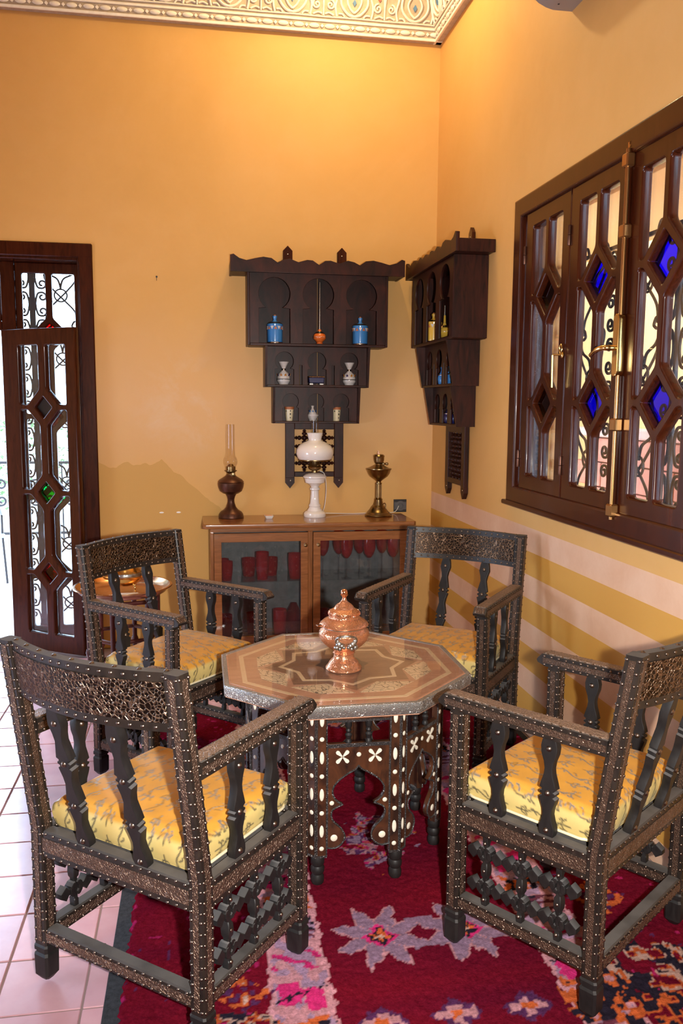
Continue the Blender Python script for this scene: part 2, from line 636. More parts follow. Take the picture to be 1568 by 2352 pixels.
def ob(name, me, parent=None, M=None):
    o = bpy.data.objects.new(name, me)
    COL.objects.link(o)
    if parent is not None:
        o.parent = parent
    if M is not None:
        o.matrix_local = M
    return o


def tag(o, label=None, cat=None, group=None, kind=None):
    for k, v in (('label', label), ('category', cat), ('group', group), ('kind', kind)):
        if v is not None:
            o[k] = v
    return o


def thing(name, label, cat, loc=(0, 0, 0), rz=0.0, group=None):
    o = bpy.data.objects.new(name, None)
    o.empty_display_size = 0.05
    COL.objects.link(o)
    o.location = loc
    o.rotation_euler = (0, 0, rz)
    return tag(o, label, cat, group)


def kids(o):
    return [c for c in bpy.data.objects if c.parent == o]


def snapshot(o):
    return (o, [snapshot(c) for c in kids(o)])


def copy_tree(snap, parent=None):
    src, ch = snap
    c = src.copy()
    COL.objects.link(c)
    c.parent = parent
    for s in ch:
        copy_tree(s, c)
    return c


def plate(loops, depth, bevel=0.0, res=1):
    """filled outline(s) with holes, drawn in XY, thickness along Z centred"""
    cu = bpy.data.curves.new('plate', 'CURVE')
    cu.dimensions = '2D'
    cu.fill_mode = 'BOTH'
    cu.extrude = max(depth / 2 - bevel, 0.0)
    cu.bevel_depth = bevel
    cu.bevel_resolution = res
    cu.offset = -bevel
    for lp in loops:
        s = cu.splines.new('POLY')
        s.points.add(len(lp) - 1)
        for p, (x, y) in zip(s.points, lp):
            p.co = (x, y, 0, 1)
        s.use_cyclic_u = True
    o = bpy.data.objects.new('plate', cu)
    me = bpy.data.meshes.new_from_object(o)
    bpy.data.objects.remove(o)
    bpy.data.curves.remove(cu)
    return me


def plate_ob(name, loops, depth, mat, parent=None, M=None, bevel=0.0, stand=True, smooth=35, shift=(0, 0, 0)):
    me = plate(loops, depth, bevel)
    T = (XZ if stand else Matrix.Identity(4))
    me.transform(Tm(*shift) @ T)
    me.materials.clear()
    finish(me, mat, smooth)
    me.name = name
    return ob(name, me, parent, M)


def arc(cx, cy, r, a0, a1, n=16):
    return [(cx + r * math.cos(a0 + (a1 - a0) * k / n), cy + r * math.sin(a0 + (a1 - a0) * k / n)) for k in range(n + 1)]


def spiral(cx, cz, r, turns, a0, d=1, n=40, rmin=0.12):
    return [(cx + r * (1 - (1 - rmin) * k / n) * math.cos(a0 + d * 2 * PI * turns * k / n),
             cz + r * (1 - (1 - rmin) * k / n) * math.sin(a0 + d * 2 * PI * turns * k / n)) for k in range(n + 1)]


def smooth_path(pts, n=6):
    """Catmull-Rom through the points"""
    P = [Vector(p) for p in pts]
    out = []
    for i in range(len(P) - 1):
        p0, p1, p2, p3 = P[max(i - 1, 0)], P[i], P[i + 1], P[min(i + 2, len(P) - 1)]
        for k in range(n):
            t = k / n
            out.append(0.5 * ((2 * p1) + (p2 - p0) * t + (2 * p0 - 5 * p1 + 4 * p2 - p3) * t * t + (3 * p1 - p0 - 3 * p2 + p3) * t ** 3))
    out.append(P[-1])
    return out


YB, XR = 5.60, 1.58
ZC = 3.945          # underside of the stucco frieze


# ------------------------------------------------------------------ room shell
def struct(name, mb, mat, label=None, cat=None):
    o = mb.build(name, mat, None, smooth=0)
    o['kind'] = 'structure'
    if label:
        o['label'] = label
    if cat:
        o['category'] = cat
    return o


XL, YF, CEIL = -3.2, -2.2, 4.75
T = 0.27
b = MB()
b.box(XL - T, -2.50, YB, YB + T, 0, CEIL)
b.box(-2.50, -0.69, YB, YB + T, 2.56, CEIL)
b.box(-0.69, XR + T, YB, YB + T, 0, CEIL)
struct('wall_back', b, 'wall_back', 'rubbed ochre plaster wall behind the cabinet and hanging shelf', 'wall')
b = MB()
b.box(XR, XR + T, 4.03, YB, 0, CEIL)
b.box(XR, XR + T, YF, 1.86, 0, CEIL)
b.box(XR, XR + T, 1.86, 4.03, 0, 1.17)
b.box(XR, XR + T, 1.86, 4.03, 2.57, CEIL)
struct('wall_right', b, 'wall_right', 'ochre wall with pink painted stripes below the window', 'wall')
b = MB()
b.box(XL - T, XL, YF, 1.9, 0, CEIL)
b.box(XL - T, XL, 3.3, YB, 0, CEIL)
b.box(XL - T, XL, 1.9, 3.3, 0, 0.25)
b.box(XL - T, XL, 1.9, 3.3, 1.55, CEIL)  # opening added in the unseen wall to bring daylight onto the floor
struct('wall_left', b, 'wall_plain', 'ochre side wall left of the door', 'wall')
b = MB()
for y0, y1, z0, z1 in ((1.9, 1.96, 0.25, 1.55), (3.24, 3.3, 0.25, 1.55), (1.96, 3.24, 0.25, 0.31), (1.96, 3.24, 1.49, 1.55)):
    b.box(XL - 0.12, XL - 0.05, y0, y1, z0, z1, c=0.004)
struct('added_window', b, 'frame_wood', 'brown frame of an unseen side window, added to let in daylight', 'window')
struct('wall_front', MB().box(XL - T, XR + T, YF - T, YF, 0, CEIL), 'wall_plain', 'ochre wall behind the photographer', 'wall')
struct('ceiling', MB().box(XL - T, XR + T, YF - T, YB + T, CEIL, CEIL + 0.1), 'ceiling_white', 'pale ceiling above the carved frieze', 'ceiling')

# tiled floor: grout bed with single tiles laid on it
floor = struct('floor', MB().box(XL - T, XR + T, YF - T, YB + T, -0.05, -0.004), 'grout', 'rosy square terracotta tiles with grey joints', 'floor')
TS = 0.232
tile_me = MB().box(-TS / 2 + 0.003, TS / 2 - 0.003, -TS / 2 + 0.003, TS / 2 - 0.003, -0.010, 0.0, c=0.002).mesh('tile', 'floor_tile', 0)
far = MB()
for i in range(-11, 9):
    for j in range(-18, 17):
        cx, cy = -0.335 - TS / 2 + i * TS, 2.615 - TS / 2 + j * TS
        if cx < XL or cx > XR - 0.1 or cy < YF + 0.1 or cy > YB - 0.11:
            continue
        if (-5 <= i <= 1 and 1.5 < cy) or (cy > 4.2 and -5 <= i <= 7):
            ob('tile', tile_me, floor, Tm(cx, cy, random.uniform(-0.0012, 0.0)))
        else:
            far.box(cx - TS / 2 + 0.003, cx + TS / 2 - 0.003, cy - TS / 2 + 0.003, cy + TS / 2 - 0.003, -0.010, 0.0)
tag(far.build('tile_field', 'floor_tile', floor, 0), kind='stuff')

# ------------------------------------------------------------------ carved stucco frieze under the ceiling
FR_H = 0.52


def frieze_unit():
    """one repeat of the arabesque, drawn in (x, z), width 0.39, about its middle"""
    m = MB()

    def stroke(pts, w, d=0.018):
        m.tube([(x, 0, z) for x, z in pts], w, 6)

    for s in (-1, 1):
        stroke(smooth2([(0.0, 0.05), (s * 0.045, 0.065), (s * 0.085, 0.12), (s * 0.07, 0.20), (s * 0.02, 0.25)]), 0.0085)
        stroke(smooth2([(0.0, 0.07), (s * 0.028, 0.095), (s * 0.045, 0.14), (s * 0.02, 0.19)]), 0.007)
        stroke(smooth2([(s * 0.195, 0.045), (s * 0.195, 0.10), (s * 0.19, 0.18), (s * 0.195, 0.30)]), 0.006)
        stroke(smooth2([(s * 0.11, 0.045), (s * 0.12, 0.10), (s * 0.105, 0.17), (s * 0.13, 0.23), (s * 0.12, 0.32)]), 0.0075)
        stroke([(s * 0.152 + x, 0.105 + z) for x, z in spiral(0, 0, 0.028, 1.4, PI / 2, s)], 0.0062)
        stroke([(s * 0.155 + x, 0.205 + z) for x, z in spiral(0, 0, 0.03, 1.5, -PI / 2, -s)], 0.0062)
        stroke([(s * 0.045 + x, 0.30 + z) for x, z in spiral(0, 0, 0.034, 1.4, PI, s)], 0.0065)
        stroke(smooth2([(s * 0.06, 0.045), (s * 0.075, 0.06), (s * 0.10, 0.06)]), 0.006)
        stroke(smooth2([(s * 0.13, 0.05), (s * 0.16, 0.062), (s * 0.185, 0.055)]), 0.006)
        stroke(smooth2([(0, 0.40), (s * 0.06, 0.38), (s * 0.12, 0.41), (s * 0.195, 0.39)]), 0.008)
    stroke(smooth2([(-0.195, 0.038), (0, 0.040), (0.195, 0.038)]), 0.005)
    return m


def smooth2(pts, n=5):
    return [(p.x, p.z) for p in smooth_path([(x, 0, z) for x, z in pts], n)]


unit = frieze_unit().mesh('stucco_motif', 'stucco', 60)
loz = MB().prism([(-0.012, 0), (0, -0.02), (0.012, 0), (0, 0.02)], -0.006, 0.004).mesh('painted_lozenge', 'paint_blue', 0)
lozr = MB().prism([(-0.010, 0), (0, -0.014), (0.010, 0), (0, 0.014)], -0.006, 0.004).mesh('painted_lozenge', 'paint_red', 0)
oval = MB().lathe([(0.0, -0.005), (0.024, -0.003), (0.032, 0.004), (0.022, 0.010), (0, 0.012)], 14, Matrix.Diagonal((1, 0.42, 1, 1))).mesh('stucco_bead', 'stucco', 60)
knot = MB().prism([(-0.011, 0), (0, -0.011), (0.011, 0), (0, 0.011)], -0.008, 0.004).mesh('stucco_knot', 'stucco', 0)


def frieze(name, length, M, label):
    bm_ = MB()
    # leaning board: bottom 4 cm off the wall, top 16 cm off
    bm_.prism([(0, 0), (0.035, 0), (0.16, FR_H), (0, FR_H)], 0, length, Matrix(((0, 1, 0, 0), (-1, 0, 0, 0), (0, 0, 1, 0), (0, 0, 0, 1))))
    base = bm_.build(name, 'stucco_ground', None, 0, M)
    tag(base, label, 'trim', kind='structure')
    lean = math.atan2(0.125, FR_H)
    S = Tm(0, -0.035, 0) @ Rx(lean)
    fil = MB()
    for z0, z1, t in ((0.0, 0.016, 0.014), (0.062, 0.076, 0.010), (0.470, 0.520, 0.016)):
        fil.box(0, length, -t, 0.004, z0, z1, S, c=0.002)
    fil.build('stucco_fillet', 'stucco', base, 0)
    k = 0
    x = 0.04
    while x < length - 0.03:
        ob('stucco_bead', oval, base, S @ Tm(x, -0.004, 0.039) @ Rx(PI / 2))
        ob('stucco_knot', knot, base, S @ Tm(x + 0.0488, -0.004, 0.039))
        x += 0.0976
    x = 0.195
    while x < length + 0.1:
        w = min(1.0, 1.0)
        if x + 0.2 <= length + 0.02:
            ob('stucco_motif', unit, base, S @ Tm(x, -0.006, 0.052))
            ob('painted_lozenge', loz, base, S @ Tm(x, -0.004, 0.178))
            ob('painted_lozenge', lozr, base, S @ Tm(x + 0.16, -0.004, 0.208))
        x += 0.39
    return base


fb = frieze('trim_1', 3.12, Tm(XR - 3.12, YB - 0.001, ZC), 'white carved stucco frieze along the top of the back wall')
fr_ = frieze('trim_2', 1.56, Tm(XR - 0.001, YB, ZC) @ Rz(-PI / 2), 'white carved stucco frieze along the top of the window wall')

# ------------------------------------------------------------------ rug
RX0, RX1, RY0, RY1 = -0.235, 1.535, 1.15, 4.30


def value_noise(x, y, s, seed):
    g = np.random.default_rng(seed).random((256, 256))
    u, v = x / s, y / s
    i, j = np.floor(u).astype(int), np.floor(v).astype(int)
    a, b_ = u - i, v - j
    a, b_ = a * a * (3 - 2 * a), b_ * b_ * (3 - 2 * b_)
    q = lambda m, n_: g[m % 256, n_ % 256]
    return (q(i, j) * (1 - a) + q(i + 1, j) * a) * (1 - b_) + (q(i, j + 1) * (1 - a) + q(i + 1, j + 1) * a) * b_


def rug_colors(X, Y):
    wob = 0.010
    x = X + wob * (value_noise(X, Y, 0.022, 1) - 0.5) * 2
    y = Y + wob * (value_noise(X, Y, 0.022, 2) - 0.5) * 2
    C = np.zeros(X.shape + (3,))
    red = np.array((0.150, 0.006, 0.015))
    red2 = np.array((0.100, 0.005, 0.017))
    t = np.clip(value_noise(X, Y * 6, 0.5, 3) * 0.7 + value_noise(X, Y, 0.25, 4) * 0.5 - 0.1, 0, 1)[..., None]
    C[:] = red * t + red2 * (1 - t)
    lil, pnk = np.array((0.22, 0.135, 0.205)), np.array((0.40, 0.185, 0.215))
    mag, org = np.array((0.50, 0.025, 0.14)), np.array((0.48, 0.10, 0.03))
    blk, crm, pur = np.array((0.018, 0.014, 0.024)), np.array((0.48, 0.30, 0.25)), np.array((0.075, 0.022, 0.075))

    def put(mask, col):
        C[mask] = col

    def star(cx, cy, sx=1.0):
        dx, dy = (x - cx) * sx, y - cy
        r_, a = np.hypot(dx, dy), np.arctan2(dy, dx)
        k = np.abs(((a - R(22.5)) / R(45)) % 1.0 - 0.5) * 2       # 1 on a tip, 0 in a notch
        rad = 0.088 + 0.075 * k ** 1.5
        put(r_ < rad, lil)
        put((r_ < rad) & (r_ > rad - 0.010), pnk)
        put((r_ < rad) & (np.abs(k) < 0.07), pnk)
        d = np.abs(dx) / 0.064 + np.abs(dy) / 0.050
        put(d < 1.0, mag)
        put((d < 0.78) & (value_noise(X, Y, 0.012, 5) > 0.35), blk)
        put((d < 0.62), org)
        put((d < 0.62) & (value_noise(X, Y, 0.014, 6) > 0.62), blk)
        put((d < 0.26), crm)

    for sy in (2.31, 3.55):
        star(0.521, sy)
        star(0.785, sy - 0.005)
        put((np.abs(x - 0.655) < 0.05) & (np.abs(np.abs(y - sy) - 0.06) < 0.013 + 0.02 * np.abs(x - 0.655)), lil)

    def flower(cx, cy):
        dx, dy = np.abs(x - cx), np.abs(y - cy)
        put((dx / 0.075 + dy / 0.060) < 1.0, pur)
        put(((dx < 0.052) & (dy < 0.014)) | ((dx < 0.016) & (dy < 0.036)), pnk)
        put((dx < 0.017) & (dy < 0.014), org)

    for k in range(-1, 4):
        for fy in (1.955, 4.02):
            flower(0.252 + 0.200 * (k + 1) + 0.0, fy)
    # scattered diamond under the table
    d = np.abs(x - 0.62) / 0.20 + np.abs(y - 2.87) / 0.26
    sp = value_noise(X, Y, 0.020, 7)
    sp2 = value_noise(X, Y, 0.035, 8)
    for lo, hi, col in ((0.0, 0.30, lil), (0.30, 0.44, pur), (0.44, 0.60, pnk * 0.75), (0.60, 0.72, mag * 0.7), (0.72, 0.82, org * 0.7)):
        put((d < 1.0) & (sp2 > 0.30 + 0.35 * d) & (sp >= lo) & (sp < hi), col)
    # side bands
    for x0, x1, sg in ((0.172, 0.334, 1), (0.978, 1.140, -1)):
        inb = (x > x0) & (x < x1)
        u = (x - x0) / (x1 - x0)
        u = u if sg > 0 else 1 - u
        v = ((y - 1.62) % 0.56)
        base = np.where((value_noise(X, Y, 0.03, 9) > 0.52)[..., None], lil * 1.35, pnk * 1.1)
        C[inb] = base[inb]
        zz = (np.abs(((u * 3.0 + v / 0.035) % 2) - 1) < 0.35) & (v > 0.02) & (v < 0.10)
        put(inb & zz, mag * 0.9)
        put(inb & (v > 0.30) & (v < 0.385) & (value_noise(X, Y, 0.025, 10) > 0.40), org)
        put(inb & (v > 0.30) & (v < 0.385) & (np.abs(((u * 4.5) % 1) - 0.5) < 0.24) & (v < 0.362), blk)
        m1 = (np.abs(u - 0.30) < 0.17) & (v > 0.435) & (v < 0.53)
        m2 = (np.abs(u - 0.70) < 0.17) & (v > 0.415) & (v < 0.50)
        m3 = (np.abs(u - 0.5) < 0.42) & (np.abs(v - 0.505 + 0.03 * u) < 0.012)
        put(inb & (m1 | m2 | m3), mag)
        put(inb & (np.abs(v - 0.445 - 0.065 * u) < 0.006) & (value_noise(X, Y, 0.01, 12) > 0.4), blk)
        put(inb & (v > 0.155) & (v < 0.26) & (np.abs(((v / 0.035 + u) % 1.0) - 0.5) < 0.2), np.array((0.12, 0.03, 0.05)))
        put(inb & (v > 0.19) & (v < 0.26) & (np.abs(((v / 0.024) % 1.0) - 0.5) < 0.16) & (u > 0.5), blk)
        put((np.abs(x - x0) < 0.007) | (np.abs(x - x1) < 0.007), pnk * 1.25)
    # outer strips
    for cx, cy, w, h in ((0.10, 2.12, 0.085, 0.075), (0.02, 2.68, 0.09, 0.08), (0.03, 3.25, 0.09, 0.08), (1.27, 2.40, 0.10, 0.09), (1.30, 3.05, 0.10, 0.08)):
        n1 = value_noise(X, Y, 0.020, 13)
        dd = np.abs(x - cx) / w + np.abs(y - cy) / h
        put((dd < 1) & (n1 > 0.52), org)
        put((dd < 1) & (n1 < 0.33), pur)
        put((dd < 0.6) & (n1 > 0.70), crm)
    for cx, cy, w, h in ((0.06, 2.00, 0.115, 0.055), (1.27, 2.055, 0.16, 0.11), (1.06, 1.96, 0.11, 0.13), (1.20, 1.88, 0.14, 0.08), (0.06, 2.90, 0.10, 0.05)):
        n1 = value_noise(X, Y, 0.022, 14)
        n2 = value_noise(X, Y, 0.05, 15)
        dd = np.hypot((x - cx) / w, (y - cy) / h)
        m = (dd < 1) & (n2 > 0.25)
        put(m & (n1 > 0.55), blk)
        put(m & (n1 > 0.40) & (n1 <= 0.55), crm * 0.8 if cx < 1.0 or cx > 1.2 else org)
        put(m & (n1 > 0.30) & (n1 <= 0.40), org * 0.8)
    n3 = value_noise(X, Y, 0.028, 16)
    put((x < 0.14) & (n3 > 0.90), mag * 0.6)
    put((x > 1.15) & (n3 > 0.90), mag * 0.7)
    put((x < 0.14) & (n3 < 0.05), pur)
    put((x > 1.15) & (n3 < 0.06), pur)
    C *= (0.88 + 0.24 * value_noise(X, Y, 0.009, 17))[..., None]
    return C


def grid_mesh(name, P, colors, mat, closed=False):
    """P (n, m, 3) -> mesh with a 'weave' colour layer"""
    n, m = P.shape[:2]
    me = bpy.data.meshes.new(name)
    me.vertices.add(n * m)
    me.vertices.foreach_set('co', P.reshape(-1).astype(np.float32))
    idx = np.arange(n * m).reshape(n, m)
    q = np.stack([idx[:-1, :-1], idx[1:, :-1], idx[1:, 1:], idx[:-1, 1:]], -1).reshape(-1, 4)
    nf = len(q)
    me.loops.add(nf * 4)
    me.loops.foreach_set('vertex_index', q.reshape(-1).astype(np.int32))
    me.polygons.add(nf)
    me.polygons.foreach_set('loop_start', (np.arange(nf) * 4).astype(np.int32))
    me.polygons.foreach_set('use_smooth', np.ones(nf, dtype=bool))
    me.update(calc_edges=True)
    ca = me.color_attributes.new('weave', 'FLOAT_COLOR', 'POINT')
    ca.data.foreach_set('color', colors.reshape(-1).astype(np.float32))
    me.materials.append(MAT[mat])
    return me


rug = thing('rug', 'crimson knotted wool rug with lilac stars and pale patterned bands', 'rug', (0, 0, 0))
cell = 0.0065
nx, ny = int((RX1 - RX0) / cell), int((RY1 - RY0) / cell)
gx, gy = np.meshgrid(np.linspace(RX0, RX1, nx), np.linspace(RY0, RY1, ny), indexing='ij')
hz = 0.011 + 0.004 * value_noise(gx, gy, 0.012, 21) + 0.002 * value_noise(gx, gy, 0.006, 22)
ed = np.minimum.reduce([gx - RX0, RX1 - gx, gy - RY0, RY1 - gy])
hz = np.where(ed < 0.012, np.maximum(0.003, hz * ed / 0.012), hz)
jag = 0.014 * (value_noise(gx * 0, gy, 0.016, 23) - 0.5) * (ed < 0.02) * ((gx - RX0) < 0.02)
pc = rug_colors(gx, gy)
pile = ob('pile', grid_mesh('pile', np.stack([gx + jag, gy, hz], -1), np.concatenate([pc, np.ones(pc.shape[:2] + (1,))], -1), 'rug_pile'), rug)
for xa, xb in ((RX0 - 0.042, RX0 + 0.02), (RX1 - 0.02, RX1 + 0.03)):
    MB().box(xa, xb, RY0 - 0.01, RY1 + 0.01, 0.0005, 0.006, c=0.002).build('selvage', 'rug_selvage', rug, 0)

# ------------------------------------------------------------------ studded armchairs
CW, CD, CT, CY = 0.30, 0.484, 0.045, 0.043
Z_SEAT, Z_ARM, Z_TOP, Z_FOOT = 0.45, 0.768, 1.0, 0.108


def rake(z):
    return 0.0 if z <= Z_SEAT else 0.078 * ((z - Z_SEAT) / (Z_TOP - Z_SEAT)) ** 1.05


def bowed(x, z):
    return 0.050 * (1 - (x / (CW - CT)) ** 2) * max(0.0, min(1.0, (z - 0.40) / 0.45))


STUD_R = 0.0044


def rect(cx, cy, z, wx, wy, c=0.004):
    hx, hy = wx / 2, wy / 2
    return [(cx - hx + c, cy - hy, z), (cx + hx - c, cy - hy, z), (cx + hx, cy - hy + c, z), (cx + hx, cy + hy - c, z),
            (cx + hx - c, cy + hy, z), (cx - hx + c, cy + hy, z), (cx - hx, cy + hy - c, z), (cx - hx, cy - hy + c, z)]


def make_chair():
    root = thing('carved_armchair', 'x', 'armchair', group='studded armchairs around the octagonal table')
    st = MB()

    def studs_line(p0, p1, nrm, step=0.029, skip=0.012):
        p0, p1 = Vector(p0), Vector(p1)
        L_ = (p1 - p0).length
        k = max(2, int(round((L_ - 2 * skip) / step)) + 1)
        for i in range(k):
            q = p0.lerp(p1, (skip + (L_ - 2 * skip) * i / (k - 1)) / L_)
            st.dome(q + Vector([random.uniform(-0.0012, 0.0012) for _ in range(3)]) * 0.6, nrm, STUD_R * random.uniform(0.9, 1.1), STUD_R * 0.85)

    def post(cx, cyf, zs, name):
        m = MB()
        m.loft([rect(cx, cyf(z), z, CT, CY) for z in zs])
        leg = m.build(name, 'chair_wood', root, 30)
        s = MB()
        for ax, sg in (('x', 1), ('x', -1), ('y', 1), ('y', -1)):
            rings = []
            for z in zs:
                zz = min(max(z, zs[0] + 0.012), zs[-1] - 0.012)
                y = cyf(zz)
                w, e = 0.0085, 0.0016
                if ax == 'x':
                    f = cx + sg * CT / 2
                    rings.append([(f - sg * 0.002, y - w, zz), (f + sg * e, y - w, zz), (f + sg * e, y + w, zz), (f - sg * 0.002, y + w, zz)])
                else:
                    f = y + sg * CY / 2
                    rings.append([(cx - w, f - sg * 0.002, zz), (cx + w, f - sg * 0.002, zz), (cx + w, f + sg * e, zz), (cx - w, f + sg * e, zz)])
            s.loft(rings)
            for e2 in (-0.0150, 0.0150):
                for a, b_ in zip(zs, zs[1:]):
                    if ax == 'x':
                        f = cx + sg * CT / 2
                        studs_line((f, cyf(a) + e2, a), (f, cyf(b_) + e2, b_), (sg, 0, 0))
                    else:
                        studs_line((cx + e2, cyf(a) + sg * CY / 2, a), (cx + e2, cyf(b_) + sg * CY / 2, b_), (0, sg, 0))
        s.build('metal_strip', 'embossed_bronze', leg, 0)
        # carved foot
        z0 = zs[0]
        y = cyf(z0)
        f = MB()
        f.loft([rect(cx, y, z, w, w * CY / CT, 0.006) for z, w in ((0.0, 0.028), (0.016, 0.051), (z0 - 0.032, 0.053), (z0 - 0.025, 0.044), (z0 - 0.020, 0.044), (z0 - 0.017, 0.052), (z0 - 0.006, 0.052), (z0, 0.044))])
        f.build('foot', 'chair_carved', leg, 0)
        return leg

    yb, yf = -CD / 2 + CY / 2, CD / 2 - CY / 2
    for s in (-1, 1):
        post(s * (CW - CT / 2), lambda z: yb - rake(z), [Z_FOOT, 0.20, 0.37, Z_SEAT, 0.60, 0.75, 0.88, Z_TOP], 'leg')
        post(s * (CW - CT / 2), lambda z: yf, [Z_FOOT, 0.20, 0.37, Z_SEAT, 0.60, Z_ARM - 0.042], 'leg')

    # rails and stretchers
    def rail(name, x0, x1, y0, y1, z0, z1, out, along):
        o = MB().box(x0, x1, y0, y1, z0, z1, c=0.004).build(name, 'chair_wood', root, 0)
        s = MB()
        zm, hh = (z0 + z1) / 2, (z1 - z0) * 0.24
        for sg in (1, -1):
            if along == 'y':
                f = (x1 if sg > 0 else x0)
                s.box(f - 0.002, f + 0.002, y0, y1, zm - hh, zm + hh)
                for zq in (z0 + 0.008, z1 - 0.008):
                    studs_line((f, y0, zq), (f, y1, zq), (sg, 0, 0))
            else:
                f = (y1 if sg > 0 else y0)
                s.box(x0, x1, f - 0.002, f + 0.002, zm - hh, zm + hh)
                for zq in (z0 + 0.008, z1 - 0.008):
                    studs_line((x0, f, zq), (x1, f, zq), (0, sg, 0))
        s.build('metal_strip', 'embossed_bronze', o, 0)
        return o

    xi = CW - CT
    for s in (-1, 1):
        xa, xb = sorted((s * (CW - 0.006), s * (CW - CT + 0.002)))
        rail('seat_rail', xa, xb, yb + CY / 2, yf - CY / 2, 0.372, Z_SEAT, s, 'y')
        rail('stretcher', xa, xb, yb + CY / 2, yf - CY / 2, 0.116, 0.162, s, 'y')
    rail('seat_rail', -xi, xi, -CD / 2 + 0.003, -CD / 2 + CY - 0.002, 0.372, Z_SEAT, -1, 'x')
    rail('seat_rail', -xi, xi, CD / 2 - CY + 0.002, CD / 2 - 0.004, 0.372, Z_SEAT, 1, 'x')
    rail('stretcher', -xi, xi, -CD / 2 + 0.003, -CD / 2 + CY - 0.002, 0.116, 0.162, -1, 'x')
    MB().box(-xi, xi, yb + CY / 2, yf - CY / 2, 0.415, 0.435).build('seat', 'chair_wood', root, 0)

    # arms
    for s in (-1, 1):
        xc = s * (CW - CT / 2)
        y0 = yb + CY / 2 - rake(0.75) - 0.004
        pr = [(y0, 0.727), (CD / 2 + 0.008, 0.727), (CD / 2 + 0.036, 0.737), (CD / 2 + 0.040, 0.746), (CD / 2 + 0.020, 0.768), (y0, 0.770)]
        Ms = Matrix(((0, 1, 0, xc), (1, 0, 0, 0), (0, 0, 1, 0), (0, 0, 0, 1)))
        arm = MB().prism(pr, -0.027, 0.027, Ms).build('arm', 'chair_wood', root, 0)
        q = MB()
        MB().box(xc - 0.020, xc + 0.020, y0 + 0.003, CD / 2 + 0.014, 0.767, 0.7724).build('arm_cover', 'embossed_worn', arm, 0)
        for e in (-1, 1):
            f = xc + e * 0.027
            q.box(min(f, f + e * 0.002), max(f, f + e * 0.002), y0 + 0.003, CD / 2 + 0.016, 0.739, 0.757)
        q.prism([(CD / 2 + 0.0205, 0.7665), (CD / 2 + 0.0385, 0.7475), (CD / 2 + 0.0405, 0.749), (CD / 2 + 0.0225, 0.7685)], -0.022, 0.022, Ms)
        q.build('metal_strip', 'embossed_bronze', arm, 0)
        for e in (-1, 1):
            for zq in (0.733, 0.762):
                studs_line((xc + e * 0.027, y0 + 0.01, zq), (xc + e * 0.027, CD / 2 + 0.022, zq), (e, 0, 0), 0.027)
            studs_line((xc + e * 0.0225, y0 + 0.01, 0.769), (xc + e * 0.0225, CD / 2 + 0.014, 0.769), (0, 0, 1), 0.027)
            studs_line((xc + e * 0.016, CD / 2 + 0.030, 0.757), (xc + e * 0.0161, CD / 2 + 0.038, 0.750), (0, 0.7, 0.7), 0.1, 0.003)

    # curved back panel
    ZB0, ZB1 = 0.850, 1.0

    def bp(x, z, off):
        return (x, yb - rake(z) - bowed(x, z) + off, z)

    xs = [(-1 + 2 * k / 16) * (CW - CT + 0.004) for k in range(17)]

    def curved(z0, z1, o0, o1, xs_):
        m = MB()
        m.loft([[bp(x, z0, o0), bp(x, z0, o1), bp(x, z1, o1), bp(x, z1, o0)] for x in xs_])
        return m

    back = curved(ZB0, ZB1, -0.014, 0.014, xs).build('back_panel', 'chair_wood', root, 30)
    xs2 = [x * 0.965 for x in xs]
    em = curved(ZB0 + 0.024, ZB1 - 0.024, -0.0170, -0.012, xs2)
    em.add(*(lambda q: (q.v, q.f))(curved(ZB0 + 0.024, ZB1 - 0.024, 0.012, 0.0170, xs2)))
    em.build('embossed_plate', 'embossed_panel', back, 30)
    for k in range(17):
        x = xs[k] * 0.97
        for z in (ZB0 + 0.011, ZB1 - 0.011):
            st.dome(bp(x, z, -0.014), (0, -1, 0.1), STUD_R * 1.15, STUD_R)
            st.dome(bp(x, z, 0.014), (0, 1, 0.1), STUD_R * 1.15, STUD_R)
        if k % 2 == 0:
            st.dome(bp(x, ZB1, 0.0), (0, 0, 1), STUD_R * 1.5, STUD_R * 0.9)
    tag(st.build('studs', 'stud_metal', root, 60), kind='stuff')

    # jigsawn spindles
    def outline(prof, h):
        right = [(w, t * h) for t, w in prof]
        left = [(-w, t * h) for t, w in prof][::-1]
        return right + left

    side_prof = [(0.0, .020), (0.04, .0235), (0.09, .0225), (0.15, .0165), (0.21, .0125), (0.27, .014), (0.34, .0215), (0.385, .0245), (0.40, .0165), (0.415, .0165), (0.425, .0235), (0.445, .0235),
                 (0.455, .0165), (0.47, .0165), (0.485, .0245), (0.54, .0205), (0.62, .0135), (0.68, .0115), (0.75, .0145), (0.83, .0225), (0.90, .0245), (0.96, .021), (1.0, .0165)]
    back_prof = [(0.0, .021), (0.035, .024), (0.08, .021), (0.13, .0145), (0.17, .013), (0.22, .0185), (0.265, .0245), (0.275, .0165), (0.287, .0165), (0.295, .0235), (0.308, .0235), (0.316, .0165), (0.328, .0165), (0.338, .0245),
                 (0.40, .019), (0.46, .0135), (0.51, .0165), (0.575, .0245), (0.585, .0165), (0.597, .0165), (0.605, .0235), (0.618, .0235), (0.626, .0165), (0.638, .0165), (0.648, .0245), (0.71, .019), (0.77, .0135), (0.82, .0165), (0.885, .0245), (0.94, .022), (1.0, .0165)]
    big = MB().dome((0, 0, 0), (0, -1, 0), 0.0085, 0.0065, 10).mesh('stud', 'stud_metal', 60)
    hs = 0.727 - Z_SEAT
    me = plate([outline(side_prof, hs)], 0.024, 0.002)
    me.transform(XZ)
    me.materials.clear()
    finish(me, 'chair_carved', 30)
